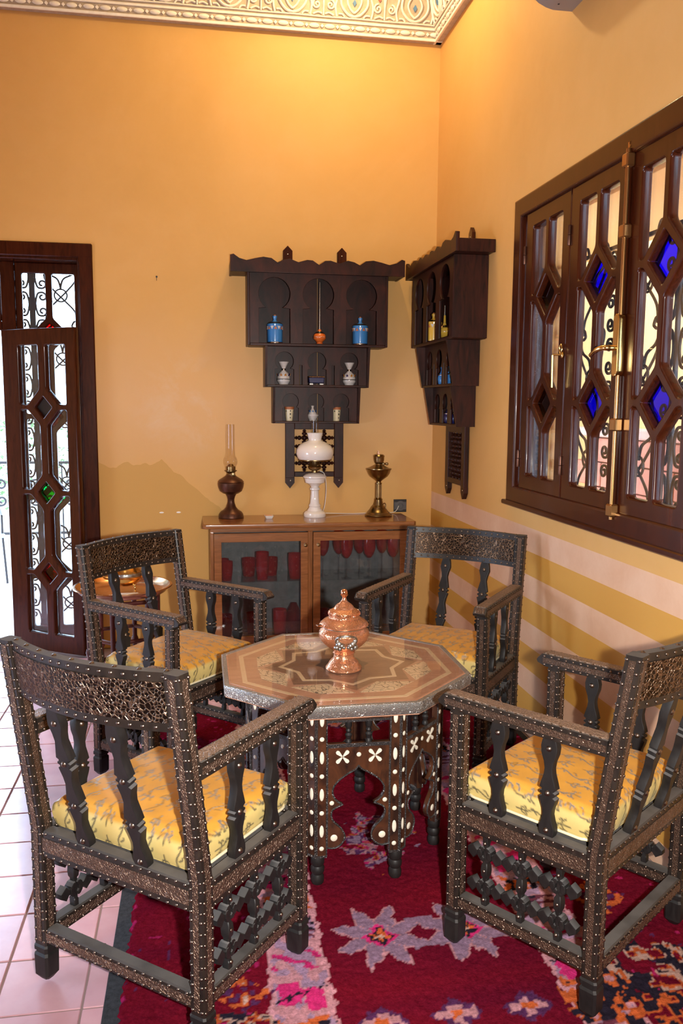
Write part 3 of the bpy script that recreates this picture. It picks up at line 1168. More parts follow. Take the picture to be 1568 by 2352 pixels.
    for s in (-1, 1):
        for yy in (-0.075, 0.085):
            Ml = Tm(s * (CW - CT / 2), yy, Z_SEAT) @ Rz(s * PI / 2)
            o = ob('spindle', me, root, Ml)
            for t in (0.055, 0.435, 0.885):
                ob('stud', big, o, Tm(0, -0.012, t * hs))
                ob('stud', big, o, Tm(0, 0.012, t * hs) @ Rz(PI))
    p0 = Vector((0.10, yb - bowed(0.10, Z_SEAT), Z_SEAT))
    p1 = Vector((0.10, yb - rake(0.852) - bowed(0.10, 0.852), 0.854))
    hb = (p1 - p0).length
    ang = math.atan2(-(p1.y - p0.y), p1.z - p0.z)
    me = plate([outline(back_prof, hb)], 0.024, 0.002)
    me.transform(XZ)
    me.materials.clear()
    finish(me, 'chair_carved', 30)
    for s in (-1, 1):
        o = ob('spindle', me, root, Tm(s * 0.100, p0.y, p0.z) @ Rx(ang))
        for t in (0.035, 0.302, 0.612, 0.90):
            ob('stud', big, o, Tm(0, -0.012, t * hb))
            ob('stud', big, o, Tm(0, 0.012, t * hb) @ Rz(PI))

    # turned lattice under the arms
    bar = MB()
    zb0, zb1 = 0.162, 0.372
    bar.loft([rect(0, 0, z, w, w * 1.3, 0.002) for z, w in ((zb0, .017), (zb0 + 0.018, .017), (zb0 + 0.022, .014), (0.245, .014), (0.252, .020), (0.268, .022), (0.284, .020), (0.291, .014), (zb1 - 0.022, .014), (zb1 - 0.018, .017), (zb1, .017))])
    bar_me = bar.mesh('lattice_bar', 'chair_carved', 30)
    wedge = plate([[(0, -.007), (.004, -.009), (.014, -.022), (.034, -.007), (.034, .007), (.014, .022), (.004, .009), (0, .007)]], 0.026, 0.0025)
    wedge.transform(XZ)
    wedge.materials.clear()
    finish(wedge, 'chair_carved', 25)
    cube = plate([[(0, -.006), (.005, -.013), (.012, -.013), (.0165, -.006), (.0165, .006), (.012, .013), (.005, .013), (0, .006)]], 0.030, 0.003)
    cube.transform(XZ)
    cube.materials.clear()
    finish(cube, 'chair_carved', 25)
    sm = MB().dome((0, 0, 0), (0, -1, 0), 0.006, 0.005, 8).mesh('stud', 'stud_metal', 60)
    for s in (-1, 1):
        for yy in (-0.117, 0.0, 0.117):
            Ml = Tm(s * (CW - 0.024), yy, 0) @ Rz(s * PI / 2)
            o = ob('lattice_bar', bar_me, root, Ml)
            for z in (0.180, 0.268, 0.352):
                ob('stud', sm, o, Tm(0, -0.0125, z))
            for z in (0.2155, 0.318):
                for d in (0, PI):
                    ob('lattice_block', cube, o, Tm(0.0075 * (1 if d == 0 else -1), 0, z) @ Rz(d))
                    ob('lattice_block', wedge, o, Tm(0.0240 * (1 if d == 0 else -1), 0, z) @ Rz(d))
                for d in (PI / 4, 3 * PI / 4, -PI / 4, -3 * PI / 4):
                    ob('lattice_block', cube, o, Tm(0, 0, z) @ Ry(-d) @ Tm(0.009, 0.001, 0) @ Matrix.Scale(0.92, 4))
    return root


POSES = [(-0.090, 2.283, -0.678), (1.091, 2.242, 0.644), (-0.092, 3.656, -2.319), (1.082, 3.629, 2.478)]
CH_LAB = ['dark studded armchair at front left, seen from behind over bare floor tiles',
          'dark studded armchair at front right, its back cut off by the photo edge',
          'dark studded armchair in front of the brass tray table by the door',
          'dark studded armchair in the corner against the pink striped wall']
chair = make_chair()
snap = snapshot(chair)
for k, (x, y, a) in enumerate(POSES):
    o = chair if k == 0 else copy_tree(snap)
    o.location = (x, y, 0.0165 if k else 0.010)
    o.rotation_euler = (0, 0, a)
    o['label'] = CH_LAB[k]


# ------------------------------------------------------------------ brocade seat cushions
def brocade(U, V, side):
    """U, V metres over the cloth -> (rgb, metal thread mask)"""
    period = 0.098
    best = np.full(U.shape, 9.0)

    def seg(u, v, a, b_):
        d = np.array(b_) - np.array(a)
        t = np.clip(((u - a[0]) * d[0] + (v - a[1]) * d[1]) / (d @ d), 0, 1)
        return np.hypot(u - a[0] - t * d[0], v - a[1] - t * d[1])

    S = []
    stem = [(0.0, -0.034), (0.002, -0.012), (0.0, 0.012), (0.0, 0.034)]
    S += list(zip(stem, stem[1:]))
    for s in (-1, 1):
        for z0, ln in ((0.020, 0.013), (0.006, 0.018), (-0.008, 0.020)):
            S += [((0, z0), (s * ln * 0.6, z0 - 0.004)), ((s * ln * 0.6, z0 - 0.004), (s * ln, z0 - 0.016))]
    vine = []
    for k in range(13):
        t = k / 12
        vine.append((0.049 + 0.010 * math.sin(2 * PI * t), -0.049 + 0.098 * t))
    S += list(zip(vine, vine[1:]))
    for vz, s in ((-0.03, 1), (0.0, -1), (0.03, 1)):
        S += [((0.049, vz), (0.049 + s * 0.012, vz + 0.008)), ((0.049 + s * 0.012, vz + 0.008), (0.049 + s * 0.012, vz + 0.015))]
    row = np.floor(V / period)
    u = (U + (row % 2) * period / 2 + period / 2) % period - period / 2
    v = (V + period / 2) % period - period / 2
    for a, b_ in S:
        for sh in (0, -period, period):
            best = np.minimum(best, seg(u + sh, v, a, b_))
    return best


def cushion_mesh(name, a=0.240, b_=0.205, h=0.090, side_col=(0.62, 0.47, 0.165), top_col=(0.60, 0.285, 0.036), puff=0.016, thread=(0.055, 0.045, 0.03)):
    nu, nv, nh = 124, 104, 20
    # one sheet that wraps over the top and down all four sides: (s, t) run past the rim
    def axis(n, half):
        e = np.linspace(-half, half, n)
        k = nh
        dn = np.linspace(0, 1, k + 1)[1:]
        return e, dn
    r_ = 0.026
    su = np.concatenate([-a - np.linspace(h, 0, nh, endpoint=False), np.linspace(-a, a, nu), a + np.linspace(0, h, nh + 1)[1:]])
    sv = np.concatenate([-b_ - np.linspace(h, 0, nh, endpoint=False), np.linspace(-b_, b_, nv), b_ + np.linspace(0, h, nh + 1)[1:]])
    U, V = np.meshgrid(su, sv, indexing='ij')

    def fold(s, half):
        over = np.maximum(np.abs(s) - (half - r_), 0)
        ang = np.clip(over / r_, 0, PI / 2)
        out = np.sign(s) * np.where(np.abs(s) < half - r_, np.abs(s), half - r_ + r_ * np.sin(ang))
        down = r_ * (1 - np.cos(ang)) + np.maximum(over - r_ * PI / 2, 0)
        return out, down

    X, du = fold(U, a)
    Y, dv = fold(V, b_)
    D = np.minimum(np.maximum(du, dv) + 0.35 * np.minimum(du, dv), h)
    Z = h - D
    bulge = 0.010 * np.sin(PI * np.clip(Z / h, 0, 1))
    X = X + np.sign(U) * bulge * (du > r_ * 0.6)
    Y = Y + np.sign(V) * bulge * (dv > r_ * 0.6)
    Z = Z + puff * (1 - (np.clip(U / a, -1, 1)) ** 2) * (1 - (np.clip(V / b_, -1, 1)) ** 2)
    Z = Z + 0.004 * (value_noise(U + 3, V + 3, 0.06, 31) - 0.5) * (D < r_)
    d = brocade(U, V, None)
    side = np.clip((D - r_ * 0.55) / 0.012, 0, 1)[..., None]
    col = np.array(top_col) * (1 - side) + np.array(side_col) * side
    m = np.clip(1.35 - d / 0.0028, 0, 1)
    glit = (value_noise(U + 2, V + 2, 0.006, 32) > 0.45) * m * (1 - side[..., 0])
    tcol = np.array(thread) * np.ones(3)
    tt = m[..., None] * (0.90 * side + 0.55 * (1 - side))
    col = col * (1 - tt) + tcol * tt
    gm = (glit * 0.85)[..., None]
    col = col * (1 - gm) + np.array((0.45, 0.43, 0.38)) * gm
    al = 1 - glit * 0.8
    return grid_mesh(name, np.stack([X, Y, Z], -1), np.concatenate([col, al[..., None]], -1), 'brocade')


cu_me = cushion_mesh('seat_cushion')
CU_LAB = ['yellow brocade seat cushion on the front left armchair',
          'yellow brocade seat cushion on the front right armchair, its lining edge showing',
          'pale sheen yellow brocade cushion on the armchair before the tray table',
          'ochre yellow brocade cushion on the armchair by the striped wall']
for k, (x, y, a) in enumerate(POSES):
    t = thing('seat_cushion', CU_LAB[k], 'cushion', (x, y, (0.0165 if k else 0.010) + Z_SEAT + 0.0006), a, 'brocade cushions on the armchairs')
    c = ob('cover', cu_me, t, Tm(0, 0.008, 0))
    pp = []
    for (px, py) in arc(0.205, 0.165, 0.036, 0, PI / 2, 5) + arc(-0.205, 0.165, 0.036, PI / 2, PI, 5) + arc(-0.205, -0.165, 0.036, PI, 1.5 * PI, 5) + arc(0.205, -0.165, 0.036, 1.5 * PI, 2 * PI, 5):
        pp.append((px * 1.0 + (0.008 if px > 0 else -0.008), py + 0.008, 0.006))
    MB().tube(pp, 0.004, 6, True).build('piping', 'glaze_cream', c, 60)

# ------------------------------------------------------------------ octagonal inlaid table
TX, TY, TZ = 0.505, 2.945, 0.0165
table = thing('octagonal_table', 'octagonal inlaid wooden tea table with arched sides and bone dots', 'table', (TX, TY, TZ), 0.0)
R2 = 0.372
AP = R2 * math.cos(R(22.5))
SIDE = 2 * R2 * math.sin(R(22.5))


def octa(r_, a0=R(22.5)):
    return [(r_ * math.cos(a0 + k * PI / 4), r_ * math.sin(a0 + k * PI / 4)) for k in range(8)]


def slab(loops, z0, z1, name, mat, parent, bevel=0.0, smooth=30):
    me = plate(loops, z1 - z0, bevel)
    me.transform(Tm(0, 0, (z0 + z1) / 2))
    me.materials.clear()
    finish(me, mat, smooth)
    return ob(name, me, parent)


ZT = 0.652      # above the rug
RT = 0.468
top = slab([octa(RT)], ZT - 0.040, ZT, 'tabletop', 'table_wood_mid', table, 0.003)
rim = slab([octa(RT + 0.003), octa(RT - 0.016)[::-1]], ZT - 0.036, ZT + 0.003, 'rim', 'embossed_silver', top, 0.002)
slab([octa(0.402), octa(0.384)[::-1]], ZT - 0.001, ZT + 0.0010, 'inlay_band', 'table_wood_light', top)


def star8(ro, ri, a0=0.0):
    p = []
    for k in range(16):
        r_ = ro if k % 2 == 0 else ri
        p.append((r_ * math.cos(a0 + k * PI / 8), r_ * math.sin(a0 + k * PI / 8)))
    return p


m, n, b = nt('table_arabesque')
v = coords(n)
vo = N(n, 'ShaderNodeTexVoronoi', feature='DISTANCE_TO_EDGE')
vo.inputs['Scale'].default_value = 48.0
dn = noise(n, v, 25.0, 2.0)
va = n.nodes.new('ShaderNodeVectorMath')
va.operation = 'ADD'
cx_ = n.nodes.new('ShaderNodeCombineXYZ')
n.links.new(math_(n, 'MULTIPLY', dn, 0.05), cx_.inputs[0])
n.links.new(math_(n, 'MULTIPLY', dn, -0.04), cx_.inputs[1])
n.links.new(v, va.inputs[0])
n.links.new(cx_.outputs[0], va.inputs[1])
n.links.new(va.outputs[0], vo.inputs['Vector'])
n.links.new(ramp(n, ((0.020, (0.07, 0.04, 0.025)), (0.060, (0.88, 0.68, 0.46))), vo.outputs[0]).outputs[0], b.inputs['Base Color'])
b.inputs['Roughness'].default_value = 0.4
for k in range(8):
    a = k * PI / 4 + R(22.5)
    kite = [(0.330 * math.cos(a), 0.330 * math.sin(a)), (0.310 * math.cos(a + R(21)), 0.310 * math.sin(a + R(21))),
            (0.225 * math.cos(a), 0.225 * math.sin(a)), (0.310 * math.cos(a - R(21)), 0.310 * math.sin(a - R(21)))]
    slab([kite[::-1]], ZT - 0.001, ZT + 0.0008, 'inlay_kite', 'table_arabesque', top)
slab([star8(0.286, 0.222)], ZT - 0.001, ZT + 0.0006, 'inlay_star', 'table_wood_star', top)
slab([star8(0.236, 0.192), star8(0.218, 0.177)[::-1]], ZT - 0.001, ZT + 0.0013, 'inlay_band', 'table_wood_light', top)
slab([star8(0.10, 0.082)], ZT - 0.001, ZT + 0.0009, 'inlay_star', 'table_wood_dark', top)
slab([octa(0.448)], ZT + 0.0018, ZT + 0.0062, 'glass_sheet', 'table_glass', table, 0.001)

ell = MB().lathe([(0, 0.0022), (0.8, 0.0018), (1.0, 0.0)], 14, Rx(PI / 2) @ Matrix.Diagonal((0.0075, 0.0215, 1, 1)))
ell_me = ell.mesh('bone_inlay', 'bone', 50)
dot_me = MB().lathe([(0, 0.0022), (0.0066, 0.0018), (0.008, 0.0)], 12, Rx(PI / 2)).mesh('bone_inlay', 'bone', 50)
bigdot_me = MB().lathe([(0, 0.0022), (0.0105, 0.0018), (0.012, 0.0)], 14, Rx(PI / 2)).mesh('bone_inlay', 'bone', 50)
pet = [(0.0, 0.0015), (0.010, 0.0045), (0.020, 0.0068), (0.0255, 0.0045), (0.0268, 0.0), (0.0255, -0.0045), (0.020, -0.0068), (0.010, -0.0045), (0.0, -0.0015)]
pet_me = MB().prism(pet, -0.0020, 0.001).mesh('bone_inlay', 'bone', 0)
pin_me = MB().dome((0, 0, 0), (0, -1, 0), 0.0022, 0.0015, 6).mesh('pin', 'stud_metal', 60)

arch_h = [(.106, .132), (.080, .129), (.058, .140), (.046, .160), (.047, .178), (.060, .200), (.082, .222), (.091, .245), (.084, .266), (.052, .281), (.073, .295), (.086, .318), (.084, .342), (.066, .366), (.035, .388), (.012, .400), (0, .414)]


def cat2(pts, n=4):
    out = []
    brk = [0, 9, len(pts) - 1]
    for a, b_ in zip(brk, brk[1:]):
        s = smooth2(pts[a:b_ + 1], n)
        out += s if not out else s[1:]
    return out


half = cat2(arch_h)
arch_full = half + [(-x, z) for x, z in half[::-1][1:]]
panel_loop = [(.106, .492)] + [(x, z) for x, z in arch_full] + [(-.106, .492)]
panel_me = plate([panel_loop], 0.018, 0.0015)
panel_me.transform(XZ)
panel_me.materials.clear()
finish(panel_me, 'table_wood_dark', 30)
trim = MB().tube([(x * 1.005, -0.0095, z) for x, z in arch_full], 0.0032, 6)
trim.tube([(.105, -0.0095, .132), (.105, -0.0095, .490)], 0.0028, 6)
trim.tube([(-.105, -0.0095, .132), (-.105, -0.0095, .490)], 0.0028, 6)
trim.box(-.107, .107, -0.0125, -0.007, .480, .491)
trim_me = trim.mesh('metal_trim', 'pewter_trim', 60)
rail_me = MB().box(-.107, .107, -0.009, 0.009, .566, .618, c=0.002).mesh('top_rail', 'table_wood_dark', 0)
rtrim_me = MB().box(-.107, .107, -0.0115, -0.007, .566, .573).mesh('metal_trim', 'pewter_trim', 0)
sp_me = MB().lathe([(.011, .492), (.011, .500), (.007, .505), (.010, .512), (.012, .520), (.007, .527), (.0105, .534), (.007, .541), (.012, .550), (.011, .566)], 12).mesh('baluster', 'chair_carved', 40)
legq = []
c22, s22 = math.cos(R(22.5)), math.sin(R(22.5))
lw, th_ = 0.036, 0.022
sect = [(-lw * c22, -R2 + lw * s22), (0, -R2 - 0.001), (lw * c22, -R2 + lw * s22), (lw * c22 - th_ * s22, -R2 + lw * s22 + th_ * c22), (0, -R2 + th_ * 1.3), (-lw * c22 + th_ * s22, -R2 + lw * s22 + th_ * c22)]
leg_me = MB().loft([[(x, y, z) for x, y in sect] for z in (0.098, 0.35, 0.618)]).mesh('leg', 'table_wood_dark', 20)
lt = MB()
for s in (-1, 1):
    for q in (0.0025, lw - 0.001):
        x, y = s * q * c22, -R2 + q * s22
        nx_, ny_ = s * s22 * 0.0015, -c22 * 0.0015
        lt.tube([(x + nx_, y + ny_, 0.100), (x + nx_, y + ny_, 0.616)], 0.0026, 6)
    lt.box(0, lw, -0.002, 0.003, 0.098, 0.105, Tm(0, -R2, 0) @ (Rz(R(22.5)) if s > 0 else Rz(PI - R(22.5))))
ltrim_me = lt.mesh('metal_trim', 'pewter_trim', 60)
foot_me = MB().lathe([(0, 0), (.019, 0), (.022, .006), (.0225, .022), (.018, .034), (.0225, .042), (.024, .055), (.019, .064), (.023, .072), (.024, .088), (.021, .099), (0, .099)], 14, Tm(0, -R2 + 0.022, 0)).mesh('foot', 'chair_carved', 40)
for k in range(8):
    Mv = Rz(k * PI / 4 + R(22.5))
    leg = ob('leg', leg_me, table, Mv)
    ob('foot', foot_me, leg)
    ob('metal_trim', ltrim_me, leg)
    for s in (-1, 1):
        Mf = Tm(0, -R2, 0) @ Rz(s * R(22.5)) @ Tm(s * lw * 0.52, -0.0006, 0)
        for q in range(4):
            ob('bone_inlay', ell_me, leg, Mf @ Tm(0, 0, 0.575 - q * 0.128))
            ob('bone_inlay', dot_me, leg, Mf @ Tm(0, 0, 0.511 - q * 0.128) if q < 3 else Mf @ Tm(0, 0, 0.130))
    Mp = Rz(k * PI / 4) @ Tm(0, -AP + 0.009, 0)
    p = ob('arched_panel', panel_me, table, Mp)
    ob('metal_trim', trim_me, p)
    for sx in (-0.055, 0.055):
        for q in range(4):
            ob('bone_inlay', pet_me, p, Tm(sx, -0.0095, 0.447) @ Ry(PI / 4 + q * PI / 2) @ Tm(0.002, 0, 0))
    for (x_, z_, me_) in ((0, 0.452, dot_me), (-0.090, 0.288, dot_me), (0.090, 0.288, dot_me), (-0.082, 0.165, bigdot_me), (0.082, 0.165, bigdot_me)):
        ob('bone_inlay', me_, p, Tm(x_, -0.0093, z_))
    rl = ob('top_rail', rail_me, table, Mp)
    ob('metal_trim', rtrim_me, rl)
    for x_ in (-0.045, 0.045):
        ob('bone_inlay', ell_me, rl, Tm(x_, -0.0093, 0.596) @ Ry(PI / 2))
    ob('bone_inlay', dot_me, rl, Tm(0, -0.0093, 0.596))
    for x_ in (-0.034, 0.034):
        ob('baluster', sp_me, table, Mp @ Tm(x_, 0, 0))

# ------------------------------------------------------------------ copper sugar urn
urn = thing('copper_urn', 'chased copper sugar urn with domed lid and silver handles on table', 'urn', (0.500, 2.880, TZ + ZT + 0.0064))
K = 0.000141
prof = [(0, 0), (455, 0), (466, 20), (462, 50), (425, 90), (395, 130), (380, 170), (350, 215), (300, 255), (268, 300), (258, 350), (262, 400), (285, 425), (262, 445), (290, 490), (380, 560), (500, 660), (590, 760), (638, 880), (640, 960), (615, 1030), (560, 1070), (540, 1110)]
body = MB().lathe([(r_ * K, z_ * K) for r_, z_ in prof], 48)
bo = body.build('bowl', 'copper', urn, 35)
MB().lathe([(545 * K, 1085 * K), (560 * K, 1100 * K), (560 * K, 1125 * K), (540 * K, 1140 * K), (500 * K, 1140 * K)], 48).build('silver_band', 'steel', bo, 50)
lid = MB().lathe([(r_ * K, z_ * K) for r_, z_ in ((520, 1135), (600, 1140), (628, 1165), (600, 1210), (520, 1275), (425, 1330), (400, 1350), (392, 1400), (408, 1450), (400, 1490), (340, 1530), (265, 1570), (240, 1620), (180, 1680), (110, 1725), (60, 1790), (46, 1850), (0, 1850))], 48)
lo_ = lid.build('lid', 'copper', urn, 35)
gad = MB()
for k in range(56):
    a = 2 * PI * k / 56
    gad.tube([(404 * K * math.cos(a), 404 * K * math.sin(a), 1425 * K), (406 * K * math.cos(a + 0.05), 406 * K * math.sin(a + 0.05), 1465 * K), (370 * K * math.cos(a + 0.1), 370 * K * math.sin(a + 0.1), 1512 * K)], 9 * K, 5)
gad.build('gadroon', 'copper_plain', lo_, 60)
MB().lathe([(r_ * K, z_ * K) for r_, z_ in ((0, 1845), (50, 1845), (60, 1870), (95, 1915), (98, 1930), (84, 1940), (88, 1985), (78, 2030), (45, 2060), (0, 2068))], 20).build('finial', 'copper_plain', lo_, 40)
MB().box(-0.104, -0.082, -0.010, 0.010, 1165 * K, 1195 * K, Rz(0.2), c=0.002).build('thumb_tab', 'copper_plain', lo_, 0)
for s in (-1, 1):
    Mh = Rz(-0.08 if s > 0 else PI - 0.08)
    h = MB()
    hp = [(-0.031, -0.080, 0.113), (-0.036, -0.092, 0.128), (-0.030, -0.103, 0.141), (-0.012, -0.110, 0.148), (0.012, -0.110, 0.148), (0.030, -0.103, 0.141), (0.036, -0.092, 0.128), (0.031, -0.080, 0.113)]
    h.tube(smooth_path(hp, 4), 0.0042, 8, M=Mh)
    for q in (-1, 1):
        for (x_, z_, r_) in ((0.026, 0.112, .012), (0.034, 0.100, .010), (0.016, 0.107, .010), (0.022, 0.094, .009), (0.008, 0.102, .007), (0.030, 0.124, .008)):
            y_ = -math.sqrt(max(0.0905 ** 2 - x_ * x_, 0.001)) + (0.012 if z_ < 0.1 else 0.002)
            h.dome(Mh @ Vector((q * x_, y_, z_)), (Mh.to_3x3() @ Vector((q * x_, y_, 0))), r_, 0.006, 7)
    h.build('handle', 'silver', bo, 50)

# ------------------------------------------------------------------ glazed cabinet
CX0, CX1, CYF, CYB = 0.055, 1.325, 5.215, 5.585
cab = thing('glazed_cabinet', 'low brown wooden cabinet with two glazed doors and brass knobs', 'cabinet', (0.69, 5.4, 0.0))
CB = Tm(-0.69, -5.4, 0)


def cbox(name, x0, x1, y0, y1, z0, z1, mat='cabinet_wood', parent=cab, c=0.003):
    return MB().box(x0, x1, y0, y1, z0, z1, CB if parent is cab else CB, c=c).build(name, mat, parent, 0)


tp = [(0.030, 5.172), (1.350, 5.172), (1.366, 5.19), (1.366, 5.596), (0.010, 5.596), (0.010, 5.19)]
me = plate([tp], 0.030, 0.006, 2)
me.transform(CB @ Tm(0, 0, 0.865))
me.materials.clear()
finish(me, 'cabinet_wood', 40)
ob('top', me, cab)
for x0, x1 in ((CX0, CX0 + 0.020), (CX1 - 0.020, CX1)):
    cbox('side_panel', x0, x1, CYF + 0.012, CYB, 0.02, 0.850, 'cabinet_wood_upright')
cbox('back_panel', CX0 + 0.02, CX1 - 0.02, CYB - 0.012, CYB, 0.06, 0.850, 'cabinet_inside', c=0)
cbox('bottom_panel', CX0 + 0.02, CX1 - 0.02, CYF + 0.012, CYB - 0.012, 0.085, 0.105, 'cabinet_wood')
cbox('plinth', CX0 + 0.002, CX1 - 0.002, CYF + 0.012, CYF + 0.030, 0.0, 0.085, 'cabinet_wood')
cbox('fascia', CX0, CX1, CYF, CYF + 0.018, 0.822, 0.850, 'cabinet_wood')
for x0, x1 in ((CX0, CX0 + 0.022), (0.668, 0.700), (CX1 - 0.012, CX1)):
    cbox('stile', x0, x1, CYF + 0.001, CYF + 0.018, 0.085, 0.822, 'cabinet_wood_upright')
for x0, x1, kx in ((0.078, 0.667, 0.650), (0.701, 1.312, 0.732)):
    w = 0.046
    loop = [(x0, 0.095), (x1, 0.095), (x1, 0.818), (x0, 0.818)]
    hole = [(x0 + w, 0.155), (x0 + w, 0.762), (x1 - w, 0.762), (x1 - w, 0.155)]
    me = plate([loop, hole], 0.020, 0.003, 1)
    me.transform(CB @ Tm(0, CYF - 0.010, 0) @ XZ)
    me.materials.clear()
    finish(me, 'cabinet_wood', 30)
    d = ob('door', me, cab)
    MB().box(x0 + w - 0.006, x1 - w + 0.006, CYF - 0.009, CYF - 0.005, 0.149, 0.768, CB).build('pane', 'pane_clear', d, 0)
    MB().lathe([(0, 0), (0.011, 0), (0.011, 0.004), (0.006, 0.008), (0.006, 0.014), (0.011, 0.018), (0.011, 0.022), (0.006, 0.026), (0, 0.027)], 16, CB @ Tm(kx, CYF - 0.020, 0.738) @ Rx(PI / 2)).build('knob', 'brass_dark', d, 40)
MB().box(CX0 + 0.021, CX1 - 0.021, CYF + 0.03, CYB - 0.013, 0.494, 0.500, CB).build('glass_shelf', 'pane_clear', cab, 0)
cbox('partition', 0.676, 0.692, CYF + 0.02, CYB - 0.013, 0.105, 0.493, 'cabinet_inside', c=0)


def glassware(name, label, cat, x, y, z, prof_parts, group):
    t = thing(name, label, cat, (x, y, z), 0, group)
    for nm, pr, mt in prof_parts:
        MB().lathe(pr, 20).build(nm, mt, t, 50)
    return t


def tumbler(h, r, mat='ruby_glass'):
    return [('glass', [(0, 0), (r * 0.78, 0), (r * 0.86, h * 0.15), (r * 0.98, h * 0.5), (r * 1.02, h * 0.8), (r, h), (r - 0.002, h), (r * 0.96, h * 0.6), (r * 0.80, h * 0.13), (0, h * 0.10)], mat)]


TUMB = [(0.140, 5.44, 0.115, 0.037, 'short ruby tumbler at the back, leftmost on the cabinet glass shelf'),
        (0.157, 5.31, 0.122, 0.040, 'ruby tumbler at the front, leftmost on the cabinet glass shelf'),
        (0.305, 5.43, 0.118, 0.046, 'wide ruby tumbler left of the tall one on the glass shelf'),
        (0.386, 5.31, 0.178, 0.042, 'tall ruby tumbler in the middle of the left cabinet shelf'),
        (0.452, 5.43, 0.120, 0.044, 'wide ruby tumbler right of the tall one on the glass shelf'),
        (0.596, 5.31, 0.165, 0.043, 'waisted ruby tumbler beside the cabinet centre post')]
for x, y, h, r_, lb in TUMB:
    glassware('tumbler', lb, 'glass', x, y, 0.5005, tumbler(h, r_), 'ruby tumblers in the cabinet')
LOWT = [(0.150, 5.38, 0.150, 0.043, 'ruby tumbler at the left end of the cabinet floor'),
        (0.500, 5.34, 0.185, 0.045, 'tall ruby beaker on the cabinet floor, left door'),
        (0.815, 5.40, 0.160, 0.045, 'ruby beaker on the cabinet floor behind the right door'),
        (0.330, 5.45, 0.140, 0.042, 'ruby tumbler at the back of the cabinet floor')]
for x, y, h, r_, lb in LOWT:
    glassware('tumbler', lb, 'glass', x, y, 0.106, tumbler(h, r_), 'ruby beakers on the cabinet floor')
glassware('carafe', 'dark ruby round carafe on the cabinet floor by the post', 'carafe', 0.598, 5.40, 0.106,
          [('glass', [(0, 0), (0.050, 0), (0.062, 0.04), (0.064, 0.09), (0.052, 0.15), (0.028, 0.19), (0.020, 0.21), (0.018, 0.205), (0.026, 0.185), (0.049, 0.148), (0.061, 0.09), (0.058, 0.04), (0, 0.012)], 'ruby_dark')], None)


def goblet(s):
    return [('foot', [(0, 0), (0.036, 0), (0.036, 0.002), (0.012, 0.006), (0.0045, 0.014), (0.004, 0.07 * s), (0.007, 0.105 * s), (0.004, 0.110 * s), (0, 0.110 * s)], 'stem_glass'),
            ('bowl', [(0, 0.108 * s), (0.014, 0.112 * s), (0.032, 0.135 * s), (0.041, 0.165 * s), (0.042, 0.195 * s), (0.036, 0.240 * s), (0.0345, 0.240 * s), (0.040, 0.195 * s), (0.039, 0.165 * s), (0.030, 0.137 * s), (0.013, 0.116 * s), (0, 0.113 * s)], 'ruby_glass')]


GOB = [(0.789, 5.38, 'ruby wine glass nearest the cabinet centre post, partly hidden by the door frame'),
       (0.930, 5.28, 'ruby wine glass, first of the front three behind the right door'),
       (1.080, 5.28, 'ruby wine glass, middle of the front three behind the right door'),
       (1.240, 5.28, 'ruby wine glass, last of the front three behind the right door'),
       (0.905, 5.44, 'ruby wine glass, first of the rear row behind the right door'),
       (1.046, 5.44, 'ruby wine glass, middle of the rear row behind the right door'),
       (1.200, 5.44, 'ruby wine glass, last of the rear row behind the right door')]
for x, y, lb in GOB:
    glassware('wine_glass', lb, 'glass', x, y, 0.5005, goblet(1.18), 'ruby wine glasses in the cabinet')

# ------------------------------------------------------------------ three oil lamps on the cabinet
ZCAB = 0.8805
q = 0.000357
l1 = thing('oil_lamp', 'brown bronze oil lamp with a tall clear chimney on the cabinet', 'oil lamp', (0.196, 5.482, ZCAB), 0, 'oil lamps on the cabinet')


def sc(pr, k):
    return [(r_ * k, z_ * k) for r_, z_ in pr]


bs = MB().lathe(sc([(0, 0), (228, 0), (232, 12), (225, 40), (215, 75), (190, 110), (130, 150), (90, 200), (66, 270), (60, 310), (64, 320), (60, 335), (75, 390), (95, 430), (100, 440)], q), 32).build('base', 'bronze_brown', l1, 30)
hol = MB()
for k in range(14):
    a = 2 * PI * k / 14
    hol.dome((219 * q * math.cos(a), 219 * q * math.sin(a), 62 * q), (math.cos(a), math.sin(a), 0.3), 0.0030, 0.0006, 7)
hol.build('air_hole', 'black_plastic', bs, 0)
MB().lathe(sc([(95, 436), (140, 450), (200, 490), (228, 560), (235, 610), (238, 640), (228, 650), (236, 662), (205, 700), (140, 740), (95, 770), (80, 790)], q), 32).build('font', 'bronze_brown', l1, 30)
MB().lathe(sc([(78, 785), (80, 800), (72, 815), (90, 845), (112, 860), (112, 872), (88, 880), (90, 940), (60, 950), (40, 985), (0, 985)], q), 28).build('burner', 'brass_dark', l1, 30)
MB().lathe(sc([(0, 0), (40, 0), (44, 10), (44, 20), (30, 26), (0, 26)], q), 14, Tm(0.013, -0.029, 800 * q) @ Rx(PI / 2)).build('wick_knob', 'brass_dark', l1, 30)
MB().lathe(sc([(88, 925), (100, 945), (122, 985), (128, 1035), (118, 1085), (92, 1125), (82, 1145), (80, 1300), (78, 1705), (75, 1705), (77, 1300), (79, 1148), (89, 1120), (114, 1083), (124, 1035), (118, 987), (96, 948), (85, 928)], q), 32).build('chimney', 'lamp_glass', l1, 50)

